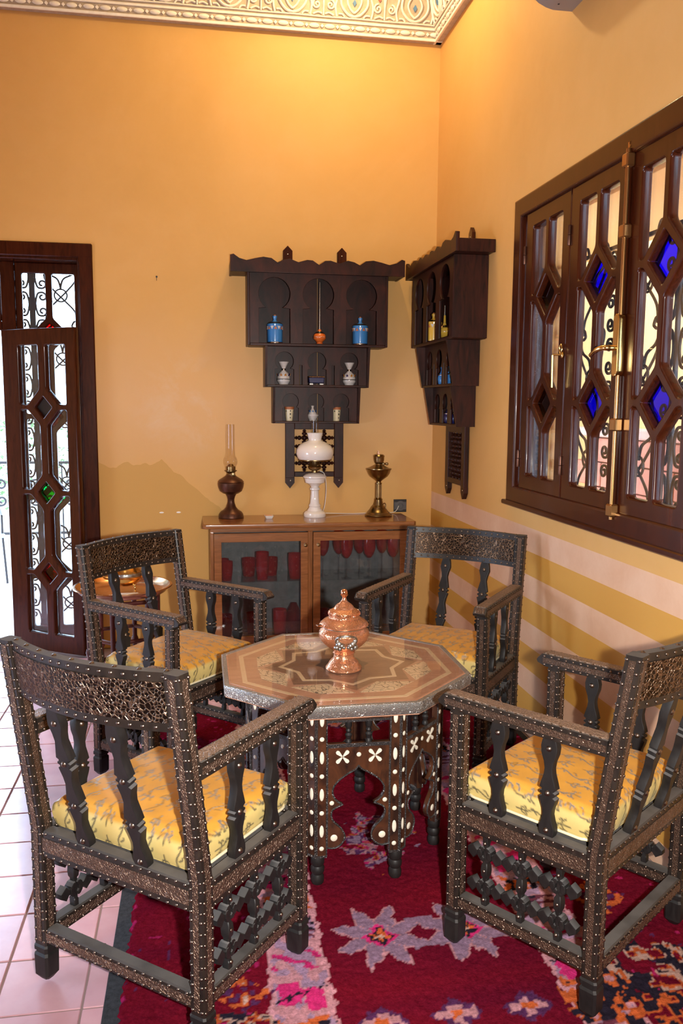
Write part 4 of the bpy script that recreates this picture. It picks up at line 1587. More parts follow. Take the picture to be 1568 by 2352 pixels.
q = 0.000563
l2 = thing('oil_lamp', 'white milk glass oil lamp with bulbous shade in the middle of cabinet', 'oil lamp', (0.746, 5.470, ZCAB), 0, 'oil lamps on the cabinet')
MB().lathe(sc([(0, 0), (128, 0), (133, 15), (130, 45), (110, 65), (90, 72), (82, 90), (70, 105), (66, 120), (72, 130), (66, 145), (56, 160), (50, 230), (47, 310), (60, 322), (60, 338), (46, 350), (50, 362), (75, 385), (115, 405), (122, 440), (126, 455), (138, 465), (138, 480), (105, 505), (60, 515), (40, 520)], q), 36).build('base', 'white_glass', l2, 30)
MB().lathe(sc([(40, 515), (32, 525), (30, 545), (55, 555), (70, 570), (78, 590), (70, 600), (60, 625), (55, 650), (40, 660), (0, 662)], q), 28).build('burner', 'brass_dark', l2, 30)
g = MB()
g.lathe(sc([(188, 662), (196, 668), (196, 676), (188, 680)], q), 36)
for k in range(4):
    a = k * PI / 2 + 0.4
    g.tube([(60 * q * math.cos(a), 60 * q * math.sin(a), 610 * q), (130 * q * math.cos(a), 130 * q * math.sin(a), 625 * q), (190 * q * math.cos(a), 190 * q * math.sin(a), 668 * q)], 0.002, 6)
g.build('shade_ring', 'brass_dark', l2, 40)
MB().lathe(sc([(186, 672), (208, 700), (219, 745), (215, 790), (190, 835), (140, 870), (95, 890), (78, 900), (76, 915), (84, 945), (94, 985), (88, 985), (78, 945), (70, 915), (72, 898), (92, 884), (136, 864), (184, 831), (209, 788), (213, 745), (202, 703), (180, 675)], q), 40).build('shade', 'white_glass', l2, 50)
MB().lathe(sc([(44, 655), (46, 700), (44, 1135), (41, 1135), (43, 700), (41, 655)], q), 24).build('chimney', 'lamp_glass', l2, 50)
cord = smooth_path([(0.030, -0.020, 0.305), (0.060, -0.030, 0.285), (0.072, -0.030, 0.20), (0.066, -0.020, 0.09), (0.056, 0.01, 0.035), (0.045, 0.04, 0.020), (0.12, 0.07, 0.012), (0.20, 0.095, 0.006), (0.28, 0.104, 0.0035), (0.38, 0.110, 0.004), (0.48, 0.112, 0.004), (0.57, 0.112, 0.010), (0.60, 0.116, 0.050)], 8)
MB().tube(cord, 0.0024, 6).build('cord', 'white_plastic', l2, 60)

l3 = thing('oil_lamp', 'tall brass oil lamp without a chimney beside the wall socket', 'oil lamp', (1.176, 5.462, ZCAB), 0, 'oil lamps on the cabinet')
q = 0.000563
MB().lathe(sc([(0, 0), (160, 0), (164, 10), (158, 22), (140, 30), (136, 42), (120, 52), (104, 75), (90, 90), (84, 110), (60, 130), (52, 160), (46, 195), (52, 200), (40, 210), (36, 220)], q), 36).build('base', 'brass_dark', l3, 30)
col_ = MB().lathe(sc([(34, 215), (34, 380), (40, 385), (40, 395), (32, 400)], q), 24)
for k in range(12):
    a = 2 * PI * k / 12
    col_.tube([(34 * q * math.cos(a), 34 * q * math.sin(a), 222 * q), (34 * q * math.cos(a), 34 * q * math.sin(a), 376 * q)], 0.0026, 5)
col_.build('column', 'brass_dark', l3, 40)
MB().lathe(sc([(30, 395), (28, 410), (40, 425), (75, 450), (108, 475), (130, 510), (142, 548), (152, 560), (152, 568), (120, 575), (70, 600), (50, 610)], q), 36).build('font', 'brass_dark', l3, 30)
MB().lathe(sc([(45, 605), (40, 625), (55, 640), (62, 670), (62, 700), (68, 715), (55, 730), (40, 735), (0, 735)], q), 28).build('burner', 'brass_dark', l3, 30)
w = MB()
w.tube([(0.0, 0, 735 * q), (-0.006, 0, 752 * q), (-0.002, 0, 765 * q), (-0.010, 0, 778 * q)], [0.010, 0.007, 0.004, 0.002], 8)
w.build('wick', 'soap_pink', l3, 50)
kn = MB()
for x_ in (50, 92):
    kn.lathe(sc([(0, -18), (14, -14), (19, 0), (14, 14), (0, 18)], q), 12, Tm(x_ * q, -0.012, 622 * q))
kn.tube([(0.0, -0.012, 622 * q), (0.05, -0.012, 622 * q)], 0.002, 6)
kn.build('wick_knob', 'brass_dark', l3, 40)
MB().tube(smooth_path([(0.022, -0.03, 0.075), (0.036, -0.034, 0.09), (0.044, -0.034, 0.075), (0.040, -0.034, 0.055)], 5), 0.0022, 6).build('ring_handle', 'brass_dark', l3, 60)

dish = thing('soap_dish', 'small white dish holding a pink block on the cabinet top', 'dish', (0.437, 5.415, ZCAB), 0.05)
MB().loft([rect(0, 0, z, w_, d_, 0.004) for z, w_, d_ in ((0.0, .038, .044), (0.004, .044, .052), (0.020, .056, .066), (0.0205, .052, .062), (0.014, .046, .056))]).build('tray', 'white_plastic', dish, 30)
MB().box(-.024, .024, -.029, .029, .010, .021, c=0.003).build('block', 'soap_pink', dish, 0)

# ------------------------------------------------------------------ stepped wall shelves
ZO = 1.06


def horseshoe(cx, zc, r_, zcusp, half, z0, n=18):
    d = zc - zcusp
    a = math.asin(d / r_)
    pts = [(cx + half, z0), (cx + half, zcusp - 0.006), (cx + math.sqrt(r_ * r_ - d * d), zcusp)]
    pts += arc(cx, zc, r_, -a, PI + a, n)[1:-1]
    pts += [(cx - math.sqrt(r_ * r_ - d * d), zcusp), (cx - half, zcusp - 0.006), (cx - half, z0)]
    return [(x, z - ZO) for x, z in pts]


def make_shelf():
    root = thing('wall_shelf', 'x', 'shelf', (0, 0, 0), 0, 'stepped arched wall shelves')

    def B(name, x0, x1, y0, y1, z0, z1, c=0.0025, mat='shelf_wood', parent=root):
        return MB().box(x0, x1, y0, y1, z0 - ZO, z1 - ZO, c=c).build(name, mat, parent, 0)

    # tier 1
    D1 = 0.200
    for s in (-1, 1):
        xa, xb = sorted((s * 0.4525, s * 0.4365))
        B('side_panel', xa, xb, -D1, 0, 1.990, 2.440)
    B('shelf_board', -0.4365, 0.4365, -D1 + 0.002, 0, 1.988, 2.004)
    fr = [[(-0.4365, 2.004 - ZO), (0.4365, 2.004 - ZO), (0.4365, 2.438 - ZO), (-0.4365, 2.438 - ZO)]]
    for cx in (-0.28, 0.0, 0.28):
        fr.append(horseshoe(cx, 2.312, 0.101, 2.226, 0.100, 2.006))
    plate_ob('arched_front', fr, 0.014, 'shelf_wood', root, None, 0.0012, shift=(0, -D1 + 0.009, 0))
    # tier 2, sides taper towards the wall
    def tier(z0, z1, hw, dt, db, arches, slots):
        for s in (-1, 1):
            pr = [(-dt, z1 - ZO), (-db, z0 - ZO), (0, z0 - ZO), (0, z1 - ZO)]
            xa = s * hw
            xb = s * (hw - 0.014)
            Ms = Matrix(((0, 1, 0, 0), (1, 0, 0, 0), (0, 0, 1, 0), (0, 0, 0, 1)))
            MB().prism(pr, min(xa, xb), max(xa, xb), Ms).build('side_panel', 'shelf_wood', root, 0)
        B('shelf_board', -hw + 0.014, hw - 0.014, -db + 0.001, 0, z0, z0 + 0.014)
        f = [[(-hw + 0.014, z0 + 0.014 - ZO), (hw - 0.014, z0 + 0.014 - ZO), (hw - 0.014, z1 - ZO), (-hw + 0.014, z1 - ZO)]]
        f += arches
        for sx, sz in slots:
            f.append([(sx - 0.010, z0 + 0.016 - ZO), (sx - 0.010, sz - ZO), (sx + 0.010, sz - ZO), (sx + 0.010, z0 + 0.016 - ZO)])
        plate_ob('arched_front', f, 0.012, 'shelf_wood', root, None, 0.001, shift=(0, -db + 0.020, 0))

    tier(1.731, 1.988, 0.340, 0.200, 0.155, [horseshoe(c, 1.896, 0.060, 1.850, 0.062, 1.747) for c in (-0.212, 0, 0.212)], [(-0.106, 1.872), (0.106, 1.872)])
    tier(1.496, 1.731, 0.287, 0.155, 0.112, [horseshoe(c, 1.638, 0.053, 1.602, 0.053, 1.512) for c in (-0.168, 0, 0.168)], [])
    # back boards with an open joint
    for x0, x1, z0, z1 in ((-0.4365, -0.14, 2.0, 2.438), (-0.138, 0.017, 2.0, 2.438), (0.020, 0.17, 2.0, 2.438), (0.172, 0.4365, 2.0, 2.438),
                           (-0.326, -0.10, 1.745, 1.988), (-0.098, 0.018, 1.745, 1.988), (0.0215, 0.326, 1.745, 1.988),
                           (-0.273, 0.020, 1.510, 1.731), (0.0235, 0.273, 1.510, 1.731)):
        B('back_board', x0, x1, -0.012, -0.002, z0, z1, c=0.0008)
    # crown
    hts = [(-0.556, .100), (-0.535, .106), (-0.50, .082), (-0.455, .070), (-0.40, .084), (-0.35, .094), (-0.30, .088), (-0.262, .062), (-0.225, .080), (-0.185, .088), (-0.13, .068), (-0.075, .084), (-0.04, .082), (0.0, .056)]
    pts = [(x, h) for x, h in hts] + [(-x, h) for x, h in hts[::-1][1:]]
    loop = [(-0.556, 0.0), (0.556, 0.0)] + [(x, h) for x, h in pts[::-1]]
    cr = plate_ob('crown', [[(x, z + 2.437 - ZO) for x, z in loop]], 0.020, 'shelf_wood', root, None, 0.0015, shift=(0, -0.212, 0))
    MB().box(-0.545, 0.545, -0.202, 0, 2.440 - ZO, 2.456 - ZO, c=0.002).build('crown_board', 'shelf_wood', cr, 0)
    for s in (-1, 1):
        xa, xb = sorted((s * 0.556, s * 0.540))
        MB().box(xa, xb, -0.202, -0.001, 2.437 - ZO, 2.505 - ZO, c=0.002).build('crown_end', 'shelf_wood', cr, 0)
    # hangers
    for x in (-0.178, 0.178):
        h = MB().prism([(x - 0.031, 2.440 - ZO), (x + 0.031, 2.440 - ZO), (x + 0.031, 2.608 - ZO), (x, 2.640 - ZO), (x - 0.031, 2.608 - ZO)], -0.022, -0.001).build('hanger', 'frame_wood', root, 0)
        MB().dome((x, -0.022, 2.585 - ZO), (0, -1, 0), 0.005, 0.003).build('screw', 'steel', h, 60)
    # lattice tail
    fr = MB()
    fr.box(-0.196, -0.134, -0.030, -0.001, 1.130 - ZO, 1.498 - ZO, c=0.003)
    fr.box(0.134, 0.196, -0.030, -0.001, 1.130 - ZO, 1.498 - ZO, c=0.003)
    fr.box(-0.134, 0.134, -0.030, -0.001, 1.455 - ZO, 1.498 - ZO, c=0.003)
    fr.box(-0.134, 0.134, -0.030, -0.001, 1.138 - ZO, 1.172 - ZO, c=0.003)
    fo = fr.build('lattice_frame', 'shelf_wood', root, 0)
    for x in (-0.165, 0.165):
        f = MB().prism([(x - 0.031, 1.132 - ZO), (x - 0.031, 1.098 - ZO), (x, 1.060 - ZO), (x + 0.031, 1.098 - ZO), (x + 0.031, 1.132 - ZO)], -0.028, -0.001).build('strap', 'shelf_wood', fo, 0)
        MB().dome((x + 0.004, -0.028, 1.112 - ZO), (0, -1, 0), 0.0055, 0.003).build('screw', 'steel', f, 60)
    zz = [1.172, 1.2287, 1.2853, 1.342, 1.3985, 1.455]
    xx = [-0.134, -0.067, 0.0, 0.067, 0.134]
    vb = MB()
    for z0, z1 in zip(zz, zz[1:]):
        a, b_ = z0 - ZO, z1 - ZO
        hgt = b_ - a
        vb.lathe([(0.008, a), (0.008, a + 0.1 * hgt), (0.0155, a + 0.20 * hgt), (0.007, a + 0.30 * hgt), (0.016, a + 0.40 * hgt), (0.018, a + 0.5 * hgt), (0.016, a + 0.60 * hgt), (0.007, a + 0.70 * hgt), (0.0155, a + 0.80 * hgt), (0.008, a + 0.9 * hgt), (0.008, b_)], 10)
    vm = vb.mesh('turned_bar', 'shelf_wood', 40)
    for x in xx[1:-1]:
        ob('turned_bar', vm, fo, Tm(x, -0.016, 0))
    hb_ = MB()
    for x0, x1 in zip(xx, xx[1:]):
        wv = x1 - x0
        hb_.lathe([(0.007, x0), (0.007, x0 + 0.1 * wv), (0.0150, x0 + 0.18 * wv), (0.007, x0 + 0.3 * wv), (0.0140, x0 + 0.40 * wv), (0.0155, x0 + 0.5 * wv), (0.0140, x0 + 0.60 * wv), (0.007, x0 + 0.70 * wv), (0.0150, x0 + 0.82 * wv), (0.007, x0 + 0.9 * wv), (0.007, x1)], 10, Ry(PI / 2))
    hm = hb_.mesh('turned_bar', 'shelf_wood', 40)
    for z in zz[1:-1]:
        ob('turned_bar', hm, fo, Tm(0, -0.016, z - ZO))
    return root


shelf = make_shelf()
ss = snapshot(shelf)
shelf.location = (0.757, YB - 0.001, ZO)
shelf['label'] = 'dark stepped wall shelf with horseshoe arches above the white lamp'
shelf2 = copy_tree(ss)
shelf2.location = (XR - 0.001, 4.985, ZO)
shelf2.rotation_euler = (0, 0, -PI / 2)
shelf2['label'] = 'dark stepped wall shelf seen from the side, next to the window'


def s1(x, y, z):
    return (0.757 + x, YB - 0.001 + y, z)


def s2(x, y, z):
    return (XR - 0.001 + y, 4.985 - x, z)


def pot(name, label, cat, loc, parts, group=None, rz=0.0, seg=24):
    t = thing(name, label, cat, loc, rz, group)
    first = None
    for nm, pr, mt in parts:
        if callable(pr):
            pr(t, nm, mt)
        else:
            MB().lathe(pr, seg).build(nm, mt, t, 45)
    return t


def zigzag(r0, z0, h, n, mats):
    def f(t, nm, mt):
        for k in range(n):
            a = 2 * PI * k / n
            w_ = r0 * PI / n * 0.95
            MB().prism([(-w_, 0), (w_, 0), (0, -h)] if k % 2 else [(-w_, -h * 0.9), (0, 0), (w_, -h * 0.9)], -0.0012, 0.001, Rz(a) @ Tm(0, -r0, z0)).build('painted_triangle', mats[k % 2], t, 0)
    return f


def lidded_jar(label, loc, body='glaze_blue', rz=0.0):
    return pot('lidded_jar', label, 'jar', loc, [
        ('body', [(0, 0), (0.044, 0), (0.048, 0.004), (0.049, 0.02), (0.050, 0.10), (0.049, 0.112), (0.0, 0.112)], body),
        ('foot_band', [(0.0445, 0.0005), (0.0495, 0.004), (0.0497, 0.009), (0.0490, 0.010)], 'steel'),
        ('lid', [(0.051, 0.112), (0.052, 0.122), (0.046, 0.127), (0.030, 0.137), (0.016, 0.142), (0.011, 0.148), (0.011, 0.158), (0.015, 0.168), (0.014, 0.176), (0.006, 0.178), (0, 0.178)], body),
        ('lid_band', [(0.047, 0.1265), (0.036, 0.1345), (0.034, 0.1365), (0.046, 0.1285)], 'steel'),
        ('knob_tip', [(0.008, 0.177), (0.007, 0.182), (0, 0.184)], 'terracotta'),
        ('triangles', zigzag(0.0500, 0.110, 0.022, 14, ('terracotta', 'glaze_white')), None)], 'lidded jars on the wall shelves', rz)


def sprinkler(label, loc, body, tip='steel', nk_=1.0):
    def beads(t, nm, mt):
        m_ = MB()
        for k in range(26):
            a = 2 * PI * k / 26
            m_.dome((0.0415 * math.cos(a), 0.0415 * math.sin(a), 0.048), (math.cos(a), math.sin(a), 0), 0.0032, 0.002, 6)
        m_.build('bead_band', mt, t, 60)
    return pot('perfume_sprinkler', label, 'bottle', loc, [
        ('body', [(0, 0), (0.022, 0), (0.022, 0.004), (0.018, 0.014), (0.026, 0.024), (0.040, 0.036), (0.042, 0.048), (0.036, 0.064), (0.024, 0.076), (0.012, 0.084), (0.0075, 0.10), (0.0055, 0.14), (0.004, 0.16), (0, 0.16)], body),
        ('neck', [(0.0085, 0.090)] + [(r_, 0.09 + (z_ - 0.09) * nk_) for r_, z_ in ((0.0068, 0.14), (0.0055, 0.22), (0.0042, 0.33), (0.0034, 0.395), (0, 0.396))], tip),
        ('filigree', [(0.0325, 0.070), (0.0255, 0.0765), (0.0135, 0.085), (0.0125, 0.083)], 'steel'),
        ('bead_band', beads, 'steel')], 'perfume sprinklers on the wall shelves')


def painted_petals(r0, z0, n, col_a, col_b, h=0.016, w_=0.007):
    def f(t, nm, mt):
        for k in range(n):
            a = 2 * PI * k / n
            MB().prism([(0, -h), (w_ * 0.8, -h * 0.3), (w_, h * 0.3), (0, h), (-w_, h * 0.3), (-w_ * 0.8, -h * 0.3)], -0.0016, 0.001, Rz(a) @ Tm(0, -r0(0), z0) @ Rx(0.35)).build('painted_leaf', col_a if k % 2 else col_b, t, 0)
    return f


def vase(label, loc, rz):
    return pot('ceramic_vase', label, 'vase', loc, [
        ('body', [(0, 0), (0.030, 0), (0.031, 0.005), (0.034, 0.012), (0.043, 0.022), (0.044, 0.036), (0.041, 0.056), (0.032, 0.074), (0.016, 0.088), (0.0115, 0.096), (0.0115, 0.104), (0.018, 0.118), (0.030, 0.140), (0.034, 0.148), (0.032, 0.148), (0.016, 0.118), (0.009, 0.104), (0, 0.10)], 'glaze_white'),
        ('collar', [(0.0135, 0.092), (0.0130, 0.098), (0.0130, 0.104), (0.0125, 0.105)], 'steel'),
        ('dark_line', [(0.0442, 0.034), (0.0446, 0.036), (0.0440, 0.039)], 'black_plastic'),
        ('leaves', painted_petals(lambda z: 0.0395, 0.058, 9, 'glaze_navy', 'glaze_amber'), None)], 'white painted vases on the wall shelf', rz)


def cup(label, loc, rz):
    def marks(t, nm, mt):
        for k in range(6):
            a = 2 * PI * k / 6
            for z_, s_ in ((0.066, 1), (0.046, 1.2), (0.022, 0.9)):
                if k % 2 == 0 or z_ == 0.066:
                    MB().prism([(0, -0.007 * s_), (0.004 * s_, 0), (0, 0.007 * s_), (-0.004 * s_, 0)], -0.0014, 0.001, Rz(a) @ Tm(0, -(0.0222 + 0.0085 * z_ / 0.09), z_) @ Rx(-0.10)).build('painted_spot', 'black_plastic', t, 0)
    return pot('ceramic_cup', label, 'cup', loc, [
        ('body', [(0, 0), (0.021, 0), (0.022, 0.003), (0.0225, 0.008), (0.0305, 0.084), (0.031, 0.092), (0.0285, 0.092), (0.020, 0.010), (0, 0.008)], 'glaze_cream'),
        ('rim_band', [(0.0302, 0.076), (0.0312, 0.080), (0.0318, 0.0925), (0.0300, 0.0935)], 'terracotta'),
        ('spots', marks, None)], 'painted cream cups on the wall shelf', rz)


lidded_jar('blue lidded jar in the left arch of the top shelf', s1(-0.272, -0.125, 2.005))
lidded_jar('blue lidded jar in the right arch of the top shelf', s1(0.285, -0.125, 2.005), rz=0.3)
sprinkler('orange perfume sprinkler with a long silver neck, middle arch', s1(0.018, -0.125, 2.005), 'glaze_orange')
vase('white painted vase in the left arch of the middle tier', s1(-0.212, -0.085, 1.746), 0.2)
vase('white painted vase in the right arch of the middle tier', s1(0.222, -0.085, 1.746), 0.9)
bx = thing('trinket_box', 'square navy blue ceramic box in the middle arch', 'box', s1(0.0, -0.085, 1.746), 0.0)
MB().loft([rect(0, 0, z, w_, w_ * 0.72, 0.004) for z, w_ in ((0.012, .084), (0.016, .098), (0.046, .104), (0.048, .100))]).build('body', 'glaze_navy', bx, 30)
for sx in (-1, 1):
    MB().box(sx * 0.034 - 0.014, sx * 0.034 + 0.014, -0.032, 0.032, 0.0, 0.0125, c=0.003).build('foot', 'steel', bx, 0)
bl = MB().box(-0.054, 0.054, -0.040, 0.040, 0.048, 0.058, c=0.003).build('lid', 'bronze_brown', bx, 0)
gm = MB()
for k in range(12):
    gm.dome((-0.049 + k * 0.0089, -0.040, 0.053), (0, -1, 0), 0.0030, 0.002, 6)
gm.build('gilt_beads', 'brass', bl, 60)
cup('cream cup with black spots in the left arch of the lowest tier', s1(-0.172, -0.055, 1.511), 0.15)
cup('cream cup with black spots in the right arch of the lowest tier', s1(0.142, -0.055, 1.511), 0.5)
tg = pot('tagine_dish', 'tiny white and blue tagine dish behind the lamp chimney', 'dish', s1(-0.018, -0.058, 1.511), [
    ('dish', [(0, 0), (0.022, 0), (0.024, 0.010), (0.038, 0.032), (0.041, 0.036), (0.041, 0.042), (0.0, 0.042)], 'glaze_white'),
    ('lid', [(0.030, 0.042), (0.028, 0.050), (0.018, 0.066), (0.009, 0.080), (0.007, 0.088), (0.011, 0.098), (0.011, 0.101), (0, 0.101)], 'glaze_white'),
    ('leaves', painted_petals(lambda z: 0.0215, 0.062, 7, 'glaze_navy', 'glaze_blue', 0.011, 0.004), None)])

lidded_jar('yellow lidded jar in the middle arch of the side shelf', s2(-0.135, -0.140, 2.005), 'glaze_yellow')
sprinkler('yellow perfume sprinkler with silver neck in the side shelf', s2(0.105, -0.142, 2.005), 'glaze_yellow', nk_=0.36)
lidded_jar('orange yellow jar in the nearest arch of the side shelf', s2(0.290, -0.095, 2.005), 'glaze_amber')


def little_vase(label, loc, mat, g):
    return pot('little_vase', label, 'vase', loc, [
        ('body', [(0, 0), (0.022, 0), (0.026, 0.010), (0.030, 0.035), (0.026, 0.058), (0.012, 0.075), (0.009, 0.090), (0.013, 0.105), (0.010, 0.112), (0, 0.112)], mat),
        ('silver_band', [(0.0265, 0.056), (0.0275, 0.060), (0.0225, 0.064), (0.021, 0.062)], 'steel'),
        ('handle', lambda t, nm, mt: MB().tube(smooth_path([(0.010, 0, 0.095), (0.028, 0, 0.085), (0.030, 0, 0.06), (0.024, 0, 0.05)], 5), 0.003, 6).build('handle', mt, t, 60), mat)], g)


little_vase('small blue vase in the middle arch of the side shelf', s2(-0.060, -0.100, 1.746), 'glaze_blue', 'small vases on the side shelf')
little_vase('small blue vase in the near arch of the side shelf', s2(0.105, -0.100, 1.746), 'glaze_blue', 'small vases on the side shelf')
little_vase('small navy vase in the middle arch of the lowest side tier', s2(-0.050, -0.060, 1.511), 'glaze_navy', 'small vases on the side shelf')
little_vase('small navy vase in the near arch of the lowest side tier', s2(0.090, -0.060, 1.511), 'glaze_navy', 'small vases on the side shelf')

# ------------------------------------------------------------------ wall fittings
so = thing('wall_socket', 'black square power socket on the wall beside the brass lamp', 'socket', (1.357, YB, 0.887))
me = plate([[(-0.045, 0), (0.045, 0), (0.045, 0.088), (-0.045, 0.088)]], 0.010, 0.002)
me.transform(Tm(0, -0.005, 0) @ XZ)
me.materials.clear()
finish(me, 'black_plastic', 30)
ob('plate', me, so)
MB().lathe([(0.030, 0), (0.034, 0.002), (0.034, 0.004), (0.019, 0.0045), (0.017, 0.001), (0, 0.001)], 24, Tm(0.001, -0.010, 0.044) @ Rx(PI / 2)).build('insert', 'grey_plastic', so, 30)
MB().box(-0.043, 0.043, -0.0115, -0.009, 0.018, 0.070, c=0.001).build('face', 'grey_plastic', so, 0)
nl = MB().tube([(0, 0.01, 0), (0, -0.018, 0.004)], 0.0028, 8)
nl.lathe([(0, 0), (0.006, 0), (0.006, 0.002), (0, 0.003)], 10, Tm(0, -0.018, 0.004) @ Rx(PI / 2))
nl.tube([(0, -0.016, 0.003), (0, -0.017, -0.02)], 0.0014, 6)
tag(nl.build('wall_nail', 'iron', None, 40, Tm(-0.256, YB, 2.414)), 'bent iron nail in the bare ochre wall left of shelf', 'nail')
cr = thing('plaster_screws', 'pair of pale plugged screw holes low on the wall left of cabinet', 'plug', (-0.20, YB, 0.905))
for dx in (-0.055, 0.055):
    MB().lathe([(0, 0.002), (1.0, 0.001), (1.15, 0)], 10, Tm(dx, 0, 0) @ Rx(PI / 2) @ Matrix.Diagonal((0.013, 0.005, 1, 1))).build('plug', 'stucco', cr, 40)

ac = thing('air_conditioner', 'grey curved end of an air conditioner high on the window wall', 'air conditioner', (XR, 3.574, 3.278))
pr = [(0, 0.0), (-0.085, 0.0), (-0.118, 0.008), (-0.150, 0.022), (-0.180, 0.045), (-0.203, 0.085), (-0.215, 0.14), (-0.205, 0.26), (-0.17, 0.30), (0, 0.30)]
MB().prism(pr, -0.90, 0.0).build('casing', 'ac_white', ac, 40)
MB().box(-0.150, -0.075, -0.86, -0.045, -0.004, 0.006, Tm(0, 0, 0.0045) @ Ry(0.10), c=0.001).build('outlet', 'ac_vent', ac, 0)
MB().dome((-0.086, -0.060, -0.003), (0, 0, -1), 0.005, 0.003).build('screw', 'black_plastic', ac, 50)

# ------------------------------------------------------------------ tray table with teapot
tb = thing('tray_stand', 'dark red wooden folding stand under the round tray', 'stand', (-0.430, 4.68, 0.0))
lm = MB().tube([(0.185, 0, 0), (0.190, 0, 0.20), (0.190, 0, 0.575)], [0.016, 0.013, 0.015], 10)
lm.lathe([(0.016, 0.24), (0.021, 0.26), (0.016, 0.28)], 10, Tm(0.190, 0, 0))
lme = lm.mesh('leg', 'stand_wood', 40)
for k in range(6):
    ob('leg', lme, tb, Rz(k * PI / 3 + 0.3))
for z in (0.16, 0.34, 0.55):
    rg = MB()
    for k in range(6):
        a, b_ = k * PI / 3 + 0.3, (k + 1) * PI / 3 + 0.3
        rg.tube([(0.19 * math.cos(a), 0.19 * math.sin(a), z), (0.19 * math.cos(b_), 0.19 * math.sin(b_), z)], 0.012, 8)
    rg.build('rail', 'stand_wood', tb, 40)
tr = thing('round_tray', 'round copper tray with a raised rim behind the left armchair', 'tray', (-0.430, 4.68, 0.5765))
MB().lathe([(0, 0), (0.200, 0), (0.232, 0.010), (0.250, 0.030), (0.262, 0.040), (0.268, 0.041), (0.266, 0.046), (0.255, 0.046), (0.243, 0.032), (0.226, 0.014), (0.198, 0.005), (0, 0.005)], 56).build('dish', 'copper_tray', tr, 40)
nk = MB()
nk.loft([[(-0.085, -0.07, z), (0.075, -0.085, z), (0.10, 0.05, z), (-0.05, 0.075, z)] for z in (0, 0.0035)])
nk.loft([[(-0.060, -0.055, z), (0.085, -0.060, z), (0.085, 0.055, z), (-0.04, 0.060, z)] for z in (0.0035, 0.007)])
tag(nk.build('napkin', 'cotton_white', None, 0, Tm(-0.425, 4.575, 0.5822) @ Matrix.Diagonal((0.95, 0.80, 1, 1))), 'folded white napkin lying on the round tray', 'napkin')
tpo = thing('teapot', 'engraved brass teapot on little legs, standing on the tray', 'teapot', (-0.418, 4.708, 0.5822), 0.1)
TPB = MB().lathe([(0, 0.030), (0.030, 0.030), (0.062, 0.042), (0.086, 0.070), (0.090, 0.095), (0.078, 0.122), (0.055, 0.142), (0.048, 0.150), (0.052, 0.156), (0.048, 0.160), (0.0, 0.160)], 36).build('body', 'brass', tpo, 40)
MB().lathe([(0.0905, 0.088), (0.0915, 0.092), (0.0905, 0.104), (0.088, 0.108)], 36).build('engraved_band', 'silver', TPB, 40)
MB().lathe([(0.047, 0.160), (0.040, 0.176), (0.022, 0.190), (0.010, 0.196), (0.008, 0.204), (0.013, 0.214), (0.008, 0.224), (0, 0.227)], 28).build('lid', 'brass', tpo, 40)
MB().tube(smooth_path([(0.070, 0, 0.080), (0.105, 0, 0.095), (0.122, 0, 0.130), (0.135, 0, 0.170), (0.150, 0, 0.185)], 5), [0.016 - 0.0105 * k / 20 for k in range(21)], 10).build('spout', 'brass', tpo, 60)
MB().tube(smooth_path([(-0.060, 0, 0.138), (-0.100, 0, 0.150), (-0.125, 0, 0.120), (-0.115, 0, 0.080), (-0.080, 0, 0.066)], 6), 0.0055, 8).build('handle', 'brass', tpo, 60)
for k in range(4):
    a = k * PI / 2 + PI / 4
    c_, s_ = math.cos(a), math.sin(a)
    MB().tube(smooth_path([(0.055 * c_, 0.055 * s_, 0.045), (0.070 * c_, 0.070 * s_, 0.025), (0.066 * c_, 0.066 * s_, 0.010), (0.076 * c_, 0.076 * s_, 0.003)], 4), 0.0035, 6).build('foot', 'brass', tpo, 60)

